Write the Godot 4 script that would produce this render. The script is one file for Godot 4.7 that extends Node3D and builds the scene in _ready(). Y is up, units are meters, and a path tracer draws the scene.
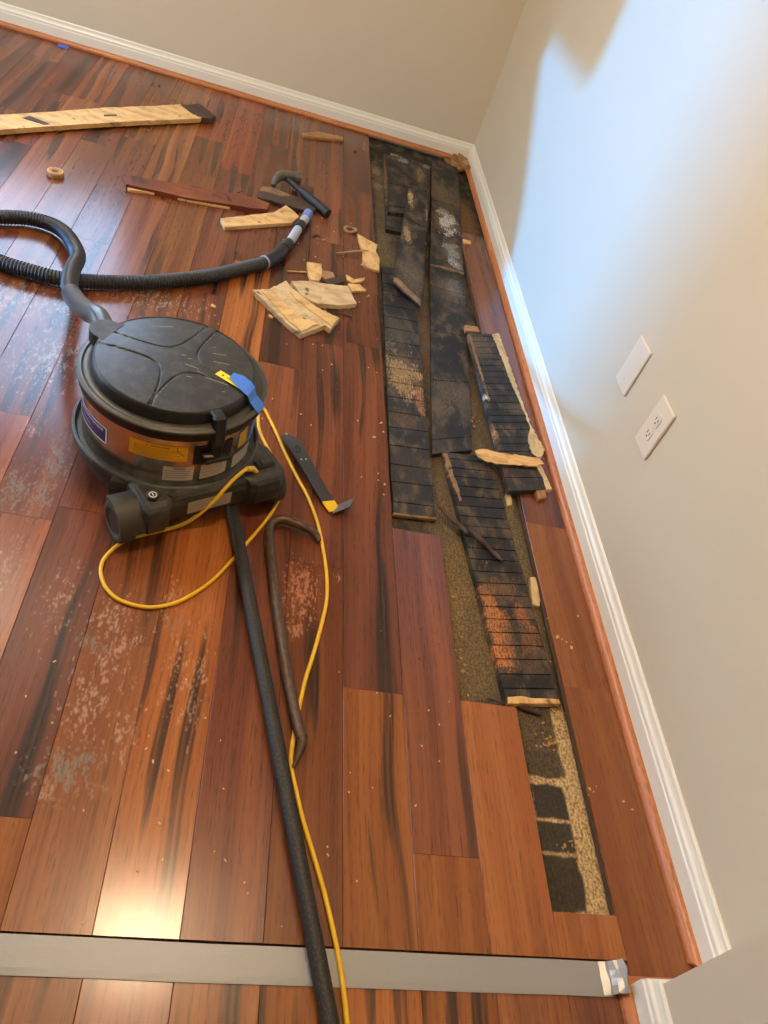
extends Node3D
# A room with a tiger-wood floor: water-damaged boards torn out along the right wall, a canister vacuum and pry bars on the floor.

const ROW := 0.1269          # width of one floor row
const EDGE := 0.4585         # left edge of the torn-out strip
const WALL_X := 0.99         # face of the right wall
const WALL_Z := -4.03        # face of the back wall
const LEFT_X := -2.7
const FRONT_Z := 2.2
const CEIL := 2.45
const SUB := -0.019          # top of the subfloor

var rng := RandomNumberGenerator.new()
var nz := FastNoiseLite.new()
var nz2 := FastNoiseLite.new()
var used := {}

# ---------------------------------------------------------------- helpers
func numbered(called: String) -> String:
	var n: int = used.get(called, 0)
	used[called] = n + 1
	return called if n == 0 else "%s_%03d" % [called, n]

func thing(called: String, label: String, category: String, at := Vector3.ZERO, turn := 0.0, group := "") -> Node3D:
	var o := Node3D.new()
	o.name = numbered(called)
	add_child(o)
	o.position = at
	o.rotation.y = turn
	mark(o, label, category, group)
	return o

func mark(o: Node, label: String, category: String, group := "") -> void:
	o.set_meta("label", label)
	o.set_meta("category", category)
	if group != "":
		o.set_meta("group", group)

func put(called: String, mesh: Mesh, m: Material, parent: Node, at := Vector3.ZERO) -> MeshInstance3D:
	var o := MeshInstance3D.new()
	o.name = numbered(called) if parent == self else called
	o.mesh = mesh
	o.material_override = m
	o.cast_shadow = GeometryInstance3D.SHADOW_CASTING_SETTING_ON
	parent.add_child(o, true)
	o.position = at
	return o

func structure(called: String) -> Node3D:
	var o := Node3D.new()
	o.name = called
	add_child(o)
	o.set_meta("kind", "structure")
	return o

func rgb(r: float, g: float, b: float) -> Color:
	return Color(r / 255.0, g / 255.0, b / 255.0)

func mat(c: Color, rough := 0.6, metal := 0.0, tex: Texture2D = null) -> StandardMaterial3D:
	var m := StandardMaterial3D.new()
	m.albedo_color = c
	m.roughness = rough
	m.metallic = metal
	if tex:
		m.albedo_texture = tex
	return m

func tx(im: Image) -> ImageTexture:
	return ImageTexture.create_from_image(im)

func start() -> SurfaceTool:
	var st := SurfaceTool.new()
	st.begin(Mesh.PRIMITIVE_TRIANGLES)
	return st

func tri(st: SurfaceTool, a: Vector3, b: Vector3, c: Vector3, ua := Vector2.ZERO, ub := Vector2.ZERO, uc := Vector2.ZERO) -> void:
	# a, b, c counter-clockwise seen from outside; stored clockwise
	var n := (b - a).cross(c - a).normalized()
	for e in [[a, ua], [c, uc], [b, ub]]:
		st.set_normal(n)
		st.set_uv(e[1])
		st.add_vertex(e[0])

func quad(st: SurfaceTool, a: Vector3, b: Vector3, c: Vector3, d: Vector3, ua := Vector2.ZERO, ub := Vector2.ZERO, uc := Vector2.ZERO, ud := Vector2.ZERO) -> void:
	tri(st, a, b, c, ua, ub, uc)
	tri(st, a, c, d, ua, uc, ud)

# box with chamfered edges, centred at c
func add_box(st: SurfaceTool, c: Vector3, s: Vector3, ch := 0.0, basis := Basis()) -> void:
	var h := s * 0.5
	if ch <= 0.0:
		var p := []
		for i in 8:
			p.append(c + basis * Vector3(h.x if i & 1 else -h.x, h.y if i & 2 else -h.y, h.z if i & 4 else -h.z))
		for f in [[0, 2, 3, 1], [4, 5, 7, 6], [0, 4, 6, 2], [1, 3, 7, 5], [2, 6, 7, 3], [0, 1, 5, 4]]:
			quad(st, p[f[0]], p[f[1]], p[f[2]], p[f[3]], Vector2(0, 1), Vector2(0, 0), Vector2(1, 0), Vector2(1, 1))
		return
	# chamfered: three points at each corner
	var q := {}
	for sx in [-1, 1]:
		for sy in [-1, 1]:
			for sz in [-1, 1]:
				var k := Vector3(sx, sy, sz)
				var full := Vector3(h.x * sx, h.y * sy, h.z * sz)
				q[[k, 0]] = c + basis * (full - Vector3(0, ch * sy, ch * sz))
				q[[k, 1]] = c + basis * (full - Vector3(ch * sx, 0, ch * sz))
				q[[k, 2]] = c + basis * (full - Vector3(ch * sx, ch * sy, 0))
	for ax in 3:
		var a1 := (ax + 1) % 3
		var a2 := (ax + 2) % 3
		for s1 in [-1.0, 1.0]:
			var pts := []
			for cc in [[-1.0, -1.0], [1.0, -1.0], [1.0, 1.0], [-1.0, 1.0]]:
				var k := Vector3()
				k[ax] = s1
				k[a1] = cc[0]
				k[a2] = cc[1]
				pts.append(q[[k, ax]])
			if s1 < 0:
				pts.reverse()
			quad(st, pts[0], pts[1], pts[2], pts[3], Vector2(0, 1), Vector2(1, 1), Vector2(1, 0), Vector2(0, 0))
		# edges parallel to ax
		for sa in [-1.0, 1.0]:
			for sb in [-1.0, 1.0]:
				var k0 := Vector3()
				k0[ax] = -1.0
				k0[a1] = sa
				k0[a2] = sb
				var k1 := k0
				k1[ax] = 1.0
				var A: Vector3 = q[[k0, a1]]
				var B: Vector3 = q[[k1, a1]]
				var C: Vector3 = q[[k1, a2]]
				var D: Vector3 = q[[k0, a2]]
				if sa * sb > 0:
					quad(st, A, D, C, B)
				else:
					quad(st, A, B, C, D)
	for sx in [-1, 1]:
		for sy in [-1, 1]:
			for sz in [-1, 1]:
				var k := Vector3(sx, sy, sz)
				if sx * sy * sz > 0:
					tri(st, q[[k, 0]], q[[k, 1]], q[[k, 2]])
				else:
					tri(st, q[[k, 0]], q[[k, 2]], q[[k, 1]])

func box(s: Vector3, ch := 0.0) -> ArrayMesh:
	var st := start()
	add_box(st, Vector3.ZERO, s, ch)
	return st.commit()

# profile of (radius, height) turned about the y axis, from bottom to top on the outside
func add_lathe(st: SurfaceTool, prof: Array, segs := 48, a0 := 0.0, a1 := TAU, sharp := 0.6) -> void:
	var n := prof.size()
	for j in n - 1:
		var p: Vector2 = prof[j]
		var q: Vector2 = prof[j + 1]
		var nn := Vector2(q.y - p.y, p.x - q.x).normalized()
		var np := nn
		var nq := nn
		if j > 0:
			var o: Vector2 = prof[j - 1]
			var b := Vector2(p.y - o.y, o.x - p.x).normalized()
			if b.dot(nn) > sharp:
				np = (b + nn).normalized()
		if j < n - 2:
			var o2: Vector2 = prof[j + 2]
			var b2 := Vector2(o2.y - q.y, q.x - o2.x).normalized()
			if b2.dot(nn) > sharp:
				nq = (b2 + nn).normalized()
		for i in segs:
			var t0 := a0 + (a1 - a0) * i / segs
			var t1 := a0 + (a1 - a0) * (i + 1) / segs
			var d0 := Vector3(sin(t0), 0, cos(t0))
			var d1 := Vector3(sin(t1), 0, cos(t1))
			var U := Vector3.UP
			var v := [d0 * p.x + U * p.y, d1 * p.x + U * p.y, d1 * q.x + U * q.y, d0 * q.x + U * q.y]
			var m := [d0 * np.x + U * np.y, d1 * np.x + U * np.y, d1 * nq.x + U * nq.y, d0 * nq.x + U * nq.y]
			var u := [Vector2(float(i) / segs, p.y), Vector2(float(i + 1) / segs, p.y), Vector2(float(i + 1) / segs, q.y), Vector2(float(i) / segs, q.y)]
			for k in [0, 2, 1, 0, 3, 2]:
				st.set_normal(m[k])
				st.set_uv(u[k])
				st.add_vertex(v[k])

func lathe(prof: Array, segs := 48) -> ArrayMesh:
	var st := start()
	add_lathe(st, prof, segs)
	return st.commit()

func smooth_path(pts: Array, step := 0.01) -> PackedVector3Array:
	var c := Curve3D.new()
	c.bake_interval = step
	for i in pts.size():
		var p: Vector3 = pts[i]
		var t := Vector3.ZERO
		if i > 0 and i < pts.size() - 1:
			t = (pts[i + 1] - pts[i - 1]) / 6.0
		var lim_in: float = 1e9
		c.add_point(p, -t, t)
	return c.get_baked_points()

# a tube along a path; radius is a number or a function of (distance, share of the way); closed ends
func add_tube(st: SurfaceTool, path: PackedVector3Array, radius, sides := 12, flat := Vector2.ONE, side_hint := Vector3.UP) -> void:
	var rings := []
	var norms := []
	var dist := 0.0
	var total := 0.0
	for i in path.size() - 1:
		total += path[i].distance_to(path[i + 1])
	var up := side_hint
	var ds := []
	for i in path.size():
		var t: Vector3
		if i == 0:
			t = path[1] - path[0]
		elif i == path.size() - 1:
			t = path[i] - path[i - 1]
		else:
			t = path[i + 1] - path[i - 1]
		t = t.normalized()
		if i > 0:
			dist += path[i].distance_to(path[i - 1])
		up = (up - t * up.dot(t))
		if up.length() < 0.01:
			up = t.cross(Vector3.RIGHT)
		up = up.normalized()
		var r := t.cross(up)
		var rad: float = radius if radius is float else radius.call(dist, dist / total)
		var slope := 0.0
		if not radius is float:
			slope = (radius.call(dist + 0.0005, (dist + 0.0005) / total) - radius.call(dist - 0.0005, (dist - 0.0005) / total)) / 0.001
		var ring := []
		var nr := []
		for k in sides:
			var a := TAU * k / sides
			var nrm := r * cos(a) * flat.x + up * sin(a) * flat.y
			ring.append(path[i] + nrm * rad)
			nr.append((r * cos(a) / maxf(flat.x, 0.05) + up * sin(a) / maxf(flat.y, 0.05)).normalized() - t * clampf(slope, -1.5, 1.5))
		rings.append(ring)
		norms.append(nr)
		ds.append(dist)
	for i in rings.size() - 1:
		for k in sides:
			var k2 := (k + 1) % sides
			var v := [rings[i][k], rings[i][k2], rings[i + 1][k2], rings[i + 1][k]]
			var m := [norms[i][k], norms[i][k2], norms[i + 1][k2], norms[i + 1][k]]
			var u := [Vector2(float(k) / sides, ds[i]), Vector2(float(k + 1) / sides, ds[i]), Vector2(float(k + 1) / sides, ds[i + 1]), Vector2(float(k) / sides, ds[i + 1])]
			for e in [0, 1, 2, 0, 2, 3]:
				st.set_normal(m[e].normalized())
				st.set_uv(u[e])
				st.add_vertex(v[e])
	for e in [0, rings.size() - 1]:
		for k in range(1, sides - 1):
			if e == 0:
				tri(st, rings[e][0], rings[e][k], rings[e][k + 1])
			else:
				tri(st, rings[e][0], rings[e][k + 1], rings[e][k])

func tube(path: PackedVector3Array, radius, sides := 12, flat := Vector2.ONE, hint := Vector3.UP) -> ArrayMesh:
	var st := start()
	add_tube(st, path, radius, sides, flat, hint)
	return st.commit()

func is_ccw(poly: PackedVector2Array) -> bool:
	return not Geometry2D.is_polygon_clockwise(poly)

# outline in the (x, z) plane pulled up from y0 to y1; lower outline may be smaller; grain gives the direction of the texture
func add_prism(st: SurfaceTool, outline: PackedVector2Array, y0: float, y1: float, inset := 0.0, grain := 0.0, uvs := 3.0, bump := 0.0) -> void:
	var poly := outline
	if not is_ccw(poly):
		poly = outline.duplicate()
		poly.reverse()
	var n := poly.size()
	var c := Vector2.ZERO
	for p in poly:
		c += p / n
	var g := Vector2(cos(grain), sin(grain))
	var top := []
	var mid := []
	var low := []
	for p in poly:
		var k := (p - c).normalized() * inset
		var b := 0.0
		if bump > 0.0:
			b = nz.get_noise_2d(p.x * 900.0, p.y * 900.0) * bump
		var chm := (p - c).normalized() * minf(0.0016, (y1 - y0) * 0.15)
		top.append(Vector3(p.x - chm.x, y1 + b, p.y - chm.y))
		mid.append(Vector3(p.x, y1 + b - minf(0.0016, (y1 - y0) * 0.15), p.y))
		low.append(Vector3(p.x - k.x, y0, p.y - k.y))
	var tris := Geometry2D.triangulate_polygon(poly)
	for i in range(0, tris.size(), 3):
		var ids := [tris[i], tris[i + 1], tris[i + 2]]
		var a: Vector3 = top[ids[0]]
		var b2: Vector3 = top[ids[1]]
		var c2: Vector3 = top[ids[2]]
		var U := []
		for v in [a, b2, c2]:
			var w := Vector2(v.x, v.z)
			U.append(Vector2(w.dot(Vector2(-g.y, g.x)), w.dot(g)) * uvs)
		if (b2 - a).cross(c2 - a).y < 0:
			tri(st, a, c2, b2, U[0], U[2], U[1])
			tri(st, low[ids[0]], low[ids[1]], low[ids[2]], U[0], U[1], U[2])
		else:
			tri(st, a, b2, c2, U[0], U[1], U[2])
			tri(st, low[ids[0]], low[ids[2]], low[ids[1]], U[0], U[2], U[1])
	for i in n:
		var j := (i + 1) % n
		var ui := Vector2(poly[i].dot(Vector2(-g.y, g.x)), poly[i].dot(g)) * uvs
		var uj := Vector2(poly[j].dot(Vector2(-g.y, g.x)), poly[j].dot(g)) * uvs
		var dn := Vector2(0.06, 0.0)
		quad(st, low[j], low[i], mid[i], mid[j], uj + dn, ui + dn, ui, uj)
		quad(st, mid[j], mid[i], top[i], top[j], uj, ui, ui, uj)

# breaks up the edges of an outline so that they look torn
func ragged(pts: Array, step: float, amount: float, salt: float) -> PackedVector2Array:
	var out := PackedVector2Array()
	for i in pts.size():
		var a: Vector2 = pts[i]
		var b: Vector2 = pts[(i + 1) % pts.size()]
		var k := maxi(1, int(a.distance_to(b) / step))
		var side := (b - a).orthogonal().normalized()
		for j in k:
			var p := a.lerp(b, float(j) / k)
			var w := 0.0 if j == 0 else nz.get_noise_2d(p.x * 6500.0 + salt * 31.0, p.y * 6500.0 - salt * 17.0) * amount
			out.append(p + side * w)
	return out

func centre(pts: Array) -> Vector2:
	var c := Vector2.ZERO
	for p in pts:
		c += p / pts.size()
	return c

func moved(pts: PackedVector2Array, by: Vector2) -> PackedVector2Array:
	var out := PackedVector2Array()
	for p in pts:
		out.append(p - by)
	return out

# a broken piece of wood lying flat: outline in world (x, z), resting at y
func piece(called: String, label: String, category: String, pts: Array, y: float, thick: float, m: Material, grain: float, rag := 0.003, group := "", salt := 1.0, tilt := Vector2.ZERO) -> Node3D:
	var c := centre(pts)
	var t := thing(called, label, category, Vector3(c.x, y, c.y), 0.0, group)
	t.rotation.x = tilt.x
	t.rotation.z = tilt.y
	var st := start()
	add_prism(st, moved(ragged(pts, 0.012, rag, salt), c), 0.0, thick, -0.001 + rag * 0.6, grain, 3.0, rag * 0.5)
	put("wood_body", st.commit(), m, t)
	return t

# ---------------------------------------------------------------- computed textures
func wood_image(seed_: int, w: int, h: int, base: Color, light: Color, dark: Color, streak: float, broad := 1.0) -> Image:
	var im := Image.create(w, h, false, Image.FORMAT_RGB8)
	nz.seed = seed_
	nz2.seed = seed_ + 99
	for y in h:
		var v := float(y) / h
		for x in w:
			var u := float(x) / w
			var bend := nz2.get_noise_2d(u * 30.0, v * 190.0) * 0.13
			var a := nz.get_noise_2d((u + bend) * 170.0 * broad, v * 90.0)
			var f := nz2.get_noise_2d((u + bend * 0.5) * 1500.0, v * 180.0)
			var s := nz.get_noise_2d((u + bend * 1.4) * 300.0 + 900.0, v * 62.0 + 300.0)
			var gate := nz2.get_noise_2d(u * 80.0 + 700.0, v * 200.0 + 50.0)
			var c := base.lerp(light, clampf(a * 1.2 + 0.42 + f * 0.3, 0.0, 1.0))
			var d := clampf((s * 0.9 + gate * 0.7 - 0.34) * 3.6, 0.0, 1.0) * streak
			d = clampf(d * (0.8 + f * 0.6), 0.0, 0.92)
			c = c.lerp(dark, d)
			var pore := nz.get_noise_2d(u * 5200.0 + 40.0, v * 2600.0)
			c = c.darkened(clampf(-f * 0.24 + (pore - 0.24) * 0.55, 0.0, 0.26))
			im.set_pixel(x, y, c)
	return im

func raw_wood_image(seed_: int, base: Color, dark: Color) -> Image:
	var im := Image.create(128, 256, false, Image.FORMAT_RGB8)
	nz.seed = seed_
	for y in 256:
		for x in 128:
			var a := nz.get_noise_2d(x * 5.0, y * 0.9)
			var f := nz.get_noise_2d(x * 31.0 + 500.0, y * 4.0)
			var k := nz.get_noise_2d(x * 2.2 + 90.0, y * 1.6 + 700.0)
			var c := base.lerp(dark, clampf(a * 0.6 + f * 0.35 + 0.12, 0.0, 1.0))
			c = c.lerp(rgb(70, 46, 26), clampf((k - 0.52) * 6.0, 0.0, 0.7))
			im.set_pixel(x, y, c)
	return im

# rotten underside of a board or stained subfloor; corners are world (x, z) far-left, far-right, near-right, near-left; spots are [x, z, rx, rz, colour, strength]
func rot_image(seed_: int, w: int, h: int, cn: Array, black: Color, brown: Color, blacken: float, spots: Array, grainy := 1.0) -> Image:
	var im := Image.create(w, h, false, Image.FORMAT_RGB8)
	nz.seed = seed_
	nz2.seed = seed_ + 7
	for y in h:
		var v := (y + 0.5) / h
		var l: Vector2 = cn[0].lerp(cn[3], v)
		var r: Vector2 = cn[1].lerp(cn[2], v)
		for x in w:
			var p := l.lerp(r, (x + 0.5) / w)
			var big := nz.get_noise_2d(p.x * 1600.0, p.y * 900.0)
			var fib := nz2.get_noise_2d(p.x * 20000.0, p.y * 3600.0) * grainy
			var sp := nz.get_noise_2d(p.x * 14000.0 + 77.0, p.y * 14000.0)
			var c := brown.lerp(black, clampf(blacken + 0.03 + big * 1.2 + fib * 0.60 + sp * 0.45, 0.0, 1.0))
			c = c.lightened(clampf(fib * 0.16 + sp * 0.20, 0.0, 0.3)).darkened(clampf(-sp * 0.7, 0.0, 0.4))
			for s in spots:
				var q := Vector2((p.x - s[0]) / s[2], (p.y - s[1]) / s[3])
				var d := q.length()
				if s.size() > 6:
					d = maxf(absf(q.x), absf(q.y))
					d = (d - 1.0) * 5.0 + 1.0 if d > 0.5 else 0.0
				if d < 1.9:
					var e := clampf((1.0 - d + big * 0.9 + fib * 0.40 + sp * 0.16) * 2.2, 0.0, 1.0) * float(s[5])
					var col: Color = s[4]
					c = c.lerp(col.darkened(clampf(0.16 - fib * 0.35 - sp * 0.5, 0.0, 0.45)), e)
			im.set_pixel(x, y, c)
	return im

const GLYPHS := {"W": [17, 17, 21, 21, 10], "A": [14, 17, 31, 17, 17], "R": [30, 17, 30, 18, 17], "N": [17, 25, 21, 19, 17], "I": [4, 4, 4, 4, 4], "G": [15, 16, 19, 17, 15]}
func stamp(im: Image, s: String, x0: int, y0: int, k: int, c: Color) -> void:
	var x := x0
	for ch in s:
		if GLYPHS.has(ch):
			for r in 5:
				for b in 5:
					if int(GLYPHS[ch][r]) & (16 >> b):
						im.fill_rect(Rect2i(x + b * k, y0 + r * k, k, k), c)
		x += 6 * k

func text_lines(im: Image, x0: int, x1: int, y0: int, y1: int, step: int, thick: int, c: Color, seed_: int) -> void:
	var r := RandomNumberGenerator.new()
	r.seed = seed_
	var y := y0
	while y + thick <= y1:
		var x := x0
		var last := x1 - r.randi_range(0, int((x1 - x0) * 0.25))
		while x < last:
			var wd := r.randi_range(4, 13)
			im.fill_rect(Rect2i(x, y, mini(wd, last - x), thick), c)
			x += wd + 3
		y += step

# ---------------------------------------------------------------- scene
var wood := {}
var M := {}

func _ready() -> void:
	rng.seed = 11
	nz.noise_type = FastNoiseLite.TYPE_SIMPLEX_SMOOTH
	nz.frequency = 0.01
	nz.fractal_octaves = 3
	nz2.noise_type = FastNoiseLite.TYPE_SIMPLEX_SMOOTH
	nz2.frequency = 0.01
	nz2.fractal_octaves = 2
	# camera: held at chest height, looking down and along the right wall
	var cam := Camera3D.new()
	cam.name = "camera"
	add_child(cam)
	cam.fov = 67.27
	cam.near = 0.02
	cam.transform = Transform3D(Basis(Vector3(0.95872, 0.28198, 0.03675), Vector3(-0.17369, 0.68298, -0.70949), Vector3(-0.22516, 0.67381, 0.70376)).orthonormalized(), Vector3(0, 1.31, 0))
	cam.current = true
	# sky and exposure
	var we := WorldEnvironment.new()
	we.name = "world"
	var env := Environment.new()
	var sky := Sky.new()
	var sm := ProceduralSkyMaterial.new()
	sm.sky_top_color = rgb(168, 198, 236)
	sm.sky_horizon_color = rgb(200, 222, 245)
	sm.ground_horizon_color = rgb(150, 160, 160)
	sm.ground_bottom_color = rgb(110, 110, 100)
	sm.sky_energy_multiplier = 3.2
	sky.sky_material = sm
	env.background_mode = Environment.BG_SKY
	env.sky = sky
	env.tonemap_mode = Environment.TONE_MAPPER_LINEAR
	env.tonemap_exposure = 0.92
	env.sdfgi_enabled = true
	env.ssao_enabled = true
	env.ssil_enabled = true
	we.environment = env
	add_child(we)
	# low morning sun through the glazed door in the left wall
	var sun := DirectionalLight3D.new()
	sun.name = "sun"
	add_child(sun)
	sun.look_at_from_position(Vector3.ZERO, Vector3(1.0, -0.035, -0.02), Vector3.UP)
	sun.light_color = Color(0.26, 0.64, 1.0)
	sun.light_energy = 2.35
	sun.light_angular_distance = 1.9
	sun.shadow_enabled = true
	# warm ceiling lamp of the room and another nearer the back window
	ceiling_lamp(Vector3(0.05, CEIL, -1.0), 1.35, Color(1.0, 0.87, 0.71), "round frosted ceiling lamp over the vacuum cleaner")
	ceiling_lamp(Vector3(-1.3, CEIL, -2.6), 1.65, Color(1.0, 0.96, 0.88), "round frosted ceiling lamp nearer the back window")
	materials()
	shell()
	floor_boards()
	openings()
	torn_strip()
	floor_debris()
	vacuum()
	tools()
	small_things()

func ceiling_lamp(at: Vector3, energy: float, tint: Color, label: String) -> void:
	var t := thing("ceiling_lamp", label, "lamp", at, 0.0, "ceiling lamps")
	put("mounting_plate", lathe([Vector2(0.0, -0.03), Vector2(0.15, -0.03), Vector2(0.155, -0.02), Vector2(0.155, 0.0), Vector2(0.0, 0.0)], 40), mat(rgb(225, 220, 210), 0.4), t)
	var gm := mat(rgb(255, 240, 215), 0.5)
	gm.emission_enabled = true
	gm.emission = tint
	gm.emission_energy_multiplier = 3.0
	put("glass_dome", lathe([Vector2(0.0, -0.10), Vector2(0.05, -0.097), Vector2(0.1, -0.083), Vector2(0.13, -0.06), Vector2(0.14, -0.03)], 40), gm, t)
	var l := OmniLight3D.new()
	l.name = "bulb_light"
	t.add_child(l)
	l.position = Vector3(0, -0.26, 0)
	l.light_color = tint
	l.light_energy = energy
	l.light_size = 0.10
	l.omni_range = 12.0
	l.omni_attenuation = 2.0
	l.shadow_enabled = true

func materials() -> void:
	# finished floor wood: a few pieces of figure shared by all boards
	var sets := [
		[21, rgb(120, 68, 38), rgb(146, 89, 48), rgb(46, 30, 22), 0.55],
		[22, rgb(104, 55, 36), rgb(130, 74, 46), rgb(40, 26, 22), 0.75],
		[23, rgb(144, 80, 36), rgb(168, 100, 48), rgb(56, 33, 22), 0.9],
		[24, rgb(92, 49, 34), rgb(118, 66, 44), rgb(36, 24, 22), 0.8],
		[25, rgb(146, 83, 40), rgb(160, 98, 50), rgb(104, 57, 30), 0.35],
		[26, rgb(116, 61, 36), rgb(142, 83, 46), rgb(46, 30, 24), 0.95]]
	var dust := tx(dust_image())
	for i in sets.size():
		var s: Array = sets[i]
		var t := tx(wood_image(s[0], 128, 900, s[1], s[2], s[3], s[4]))
		for k in 3:
			var f: float = [1.0, 0.86, 1.1][k]
			var m := mat(Color(minf(f, 1.0), minf(f, 1.0), minf(f, 1.0)) if f <= 1.0 else Color(1, 1, 1), 0.20, 0.0, t)
			if k == 2:
				m.albedo_color = Color(1.0, 0.9, 0.9)
			m.metallic_specular = 0.5
			wood[[i, k, false]] = m.duplicate()
			m.detail_enabled = true
			m.detail_blend_mode = BaseMaterial3D.BLEND_MODE_MIX
			m.detail_uv_layer = BaseMaterial3D.DETAIL_UV_2
			m.detail_albedo = dust
			wood[[i, k, true]] = m
	M.raw = mat(Color.WHITE, 0.75, 0.0, tx(raw_wood_image(5, rgb(218, 176, 112), rgb(150, 102, 56))))
	M.raw_grey = mat(Color.WHITE, 0.8, 0.0, tx(raw_wood_image(8, rgb(205, 176, 128), rgb(150, 118, 80))))
	M.raw_dirty = mat(Color.WHITE, 0.8, 0.0, tx(raw_wood_image(9, rgb(168, 126, 78), rgb(92, 66, 40))))
	M.dark_wood = mat(Color.WHITE, 0.75, 0.0, tx(raw_wood_image(12, rgb(72, 52, 36), rgb(28, 21, 17))))
	M.edge = mat(Color.WHITE, 0.8, 0.0, tx(raw_wood_image(14, rgb(134, 102, 66), rgb(64, 46, 32))))
	M.wall = mat(rgb(203, 190, 165), 0.62)
	M.white = mat(rgb(228, 221, 203), 0.32)
	M.ceiling = mat(rgb(232, 228, 220), 0.8)
	M.shoe = mat(Color.WHITE, 0.35, 0.0, tx(wood_image(31, 32, 400, rgb(178, 106, 58), rgb(198, 130, 78), rgb(146, 80, 42), 0.4)))
	M.black = mat(rgb(20, 20, 21), 0.42)
	M.steel = mat(rgb(214, 204, 194), 0.24, 1.0)
	M.glass = mat(Color(0.9, 0.95, 1.0, 0.06), 0.02)
	M.glass.transparency = BaseMaterial3D.TRANSPARENCY_ALPHA
	M.curtain = mat(rgb(150, 132, 118), 0.9)

# pale grout dust and adhesive residue lying on the finished boards, world x -1.3 .. 0.5, z -4.1 .. -0.3
func dust_image() -> Image:
	var im := Image.create(720, 1520, false, Image.FORMAT_RGBA8)
	im.fill(Color(0.7, 0.6, 0.5, 0.0))
	nz.seed = 77
	nz2.seed = 78
	var pale := rgb(196, 160, 132)
	var grey := rgb(120, 118, 104)
	var dusty := rgb(170, 162, 158)
	for s in [
		# x, z, rx, rz, colour, cut, strength
		[-0.45, -1.72, 0.10, 0.16, dusty, 0.26, 0.5], [-0.58, -1.95, 0.16, 0.12, dusty, 0.30, 0.5], [-0.28, -2.10, 0.20, 0.08, dusty, 0.26, 0.5],
		[-0.119, -0.862, 0.055, 0.13, pale, 0.30, 0.48], [-0.137, -0.942, 0.05, 0.06, pale, 0.28, 0.48], [-0.138, -0.742, 0.05, 0.10, pale, 0.28, 0.48],
		[-0.072, -0.691, 0.035, 0.07, pale, 0.30, 0.48], [-0.148, -0.618, 0.055, 0.05, grey, 0.08, 0.70], [-0.166, -0.590, 0.03, 0.03, pale, 0.18, 0.48], [-0.125, -0.644, 0.03, 0.03, grey, 0.13, 0.70],
		[0.007, -0.859, 0.035, 0.12, pale, 0.34, 0.48], [0.046, -0.820, 0.02, 0.12, pale, 0.34, 0.43], [-0.034, -0.998, 0.02, 0.09, pale, 0.30, 0.48], [0.037, -0.775, 0.03, 0.08, pale, 0.32, 0.38],
		[-0.173, -0.876, 0.02, 0.02, grey, 0.08, 0.70], [-0.145, -0.874, 0.02, 0.02, grey, 0.08, 0.70], [-0.016, -0.946, 0.02, 0.02, grey, 0.13, 0.60],
		[-0.344, -1.344, 0.03, 0.12, grey, 0.13, 0.60], [-0.346, -1.244, 0.03, 0.07, grey, 0.14, 0.65], [-0.399, -1.236, 0.05, 0.07, grey, 0.14, 0.60], [-0.416, -1.436, 0.03, 0.05, pale, 0.32, 0.48],
		[0.234, -1.076, 0.035, 0.08, rgb(196, 130, 96), 0.0, 0.6], [0.225, -0.972, 0.02, 0.025, rgb(196, 140, 110), 0.0, 0.5], [0.319, -1.131, 0.012, 0.012, pale, 0.18, 0.48],
		[-0.350, -1.040, 0.03, 0.10, pale, 0.38, 0.38], [-0.239, -0.960, 0.05, 0.12, pale, 0.42, 0.38]]:
		var x0 := maxi(0, int((s[0] - s[2] * 1.5 + 1.3) * 400.0))
		var x1 := mini(719, int((s[0] + s[2] * 1.5 + 1.3) * 400.0))
		var y0 := maxi(0, int((s[1] - s[3] * 1.5 + 4.1) * 400.0))
		var y1 := mini(1519, int((s[1] + s[3] * 1.5 + 4.1) * 400.0))
		var col: Color = s[4]
		for y in range(y0, y1 + 1):
			for x in range(x0, x1 + 1):
				var wx := x / 400.0 - 1.3
				var wz := y / 400.0 - 4.1
				var d := Vector2((wx - s[0]) / s[2], (wz - s[1]) / s[3]).length()
				var n := nz.get_noise_2d(wx * 7000.0, wz * 2000.0)
				var f := nz2.get_noise_2d(wx * 19000.0, wz * 7000.0)
				var a := clampf((n * 0.9 + f * 0.8 - float(s[5]) + (0.45 - d * 0.65)) * 2.4, 0.0, 1.0) * float(s[6])
				if d > 1.5 or a <= 0.0:
					continue
				var old := im.get_pixel(x, y)
				if a > old.a:
					im.set_pixel(x, y, Color(col.r, col.g, col.b, a))
	# tread print left in the dust behind the vacuum cleaner
	for b in [[-0.441, -1.909], [-0.438, -1.874], [-0.422, -1.851]]:
		for k in 5:
			var px := int((b[0] + 1.3) * 400.0) + (k % 3) * 5 - 6
			var py := int((b[1] + 4.1) * 400.0) + (k / 3) * 7
			im.fill_rect(Rect2i(px, py, 4, 5), Color(0.2, 0.12, 0.1, 0.7))
	return im

func slab_box(parent: Node, called: String, a: Vector3, b: Vector3, m: Material) -> void:
	put(called, box((b - a).abs()), m, parent, (a + b) * 0.5)

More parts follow.
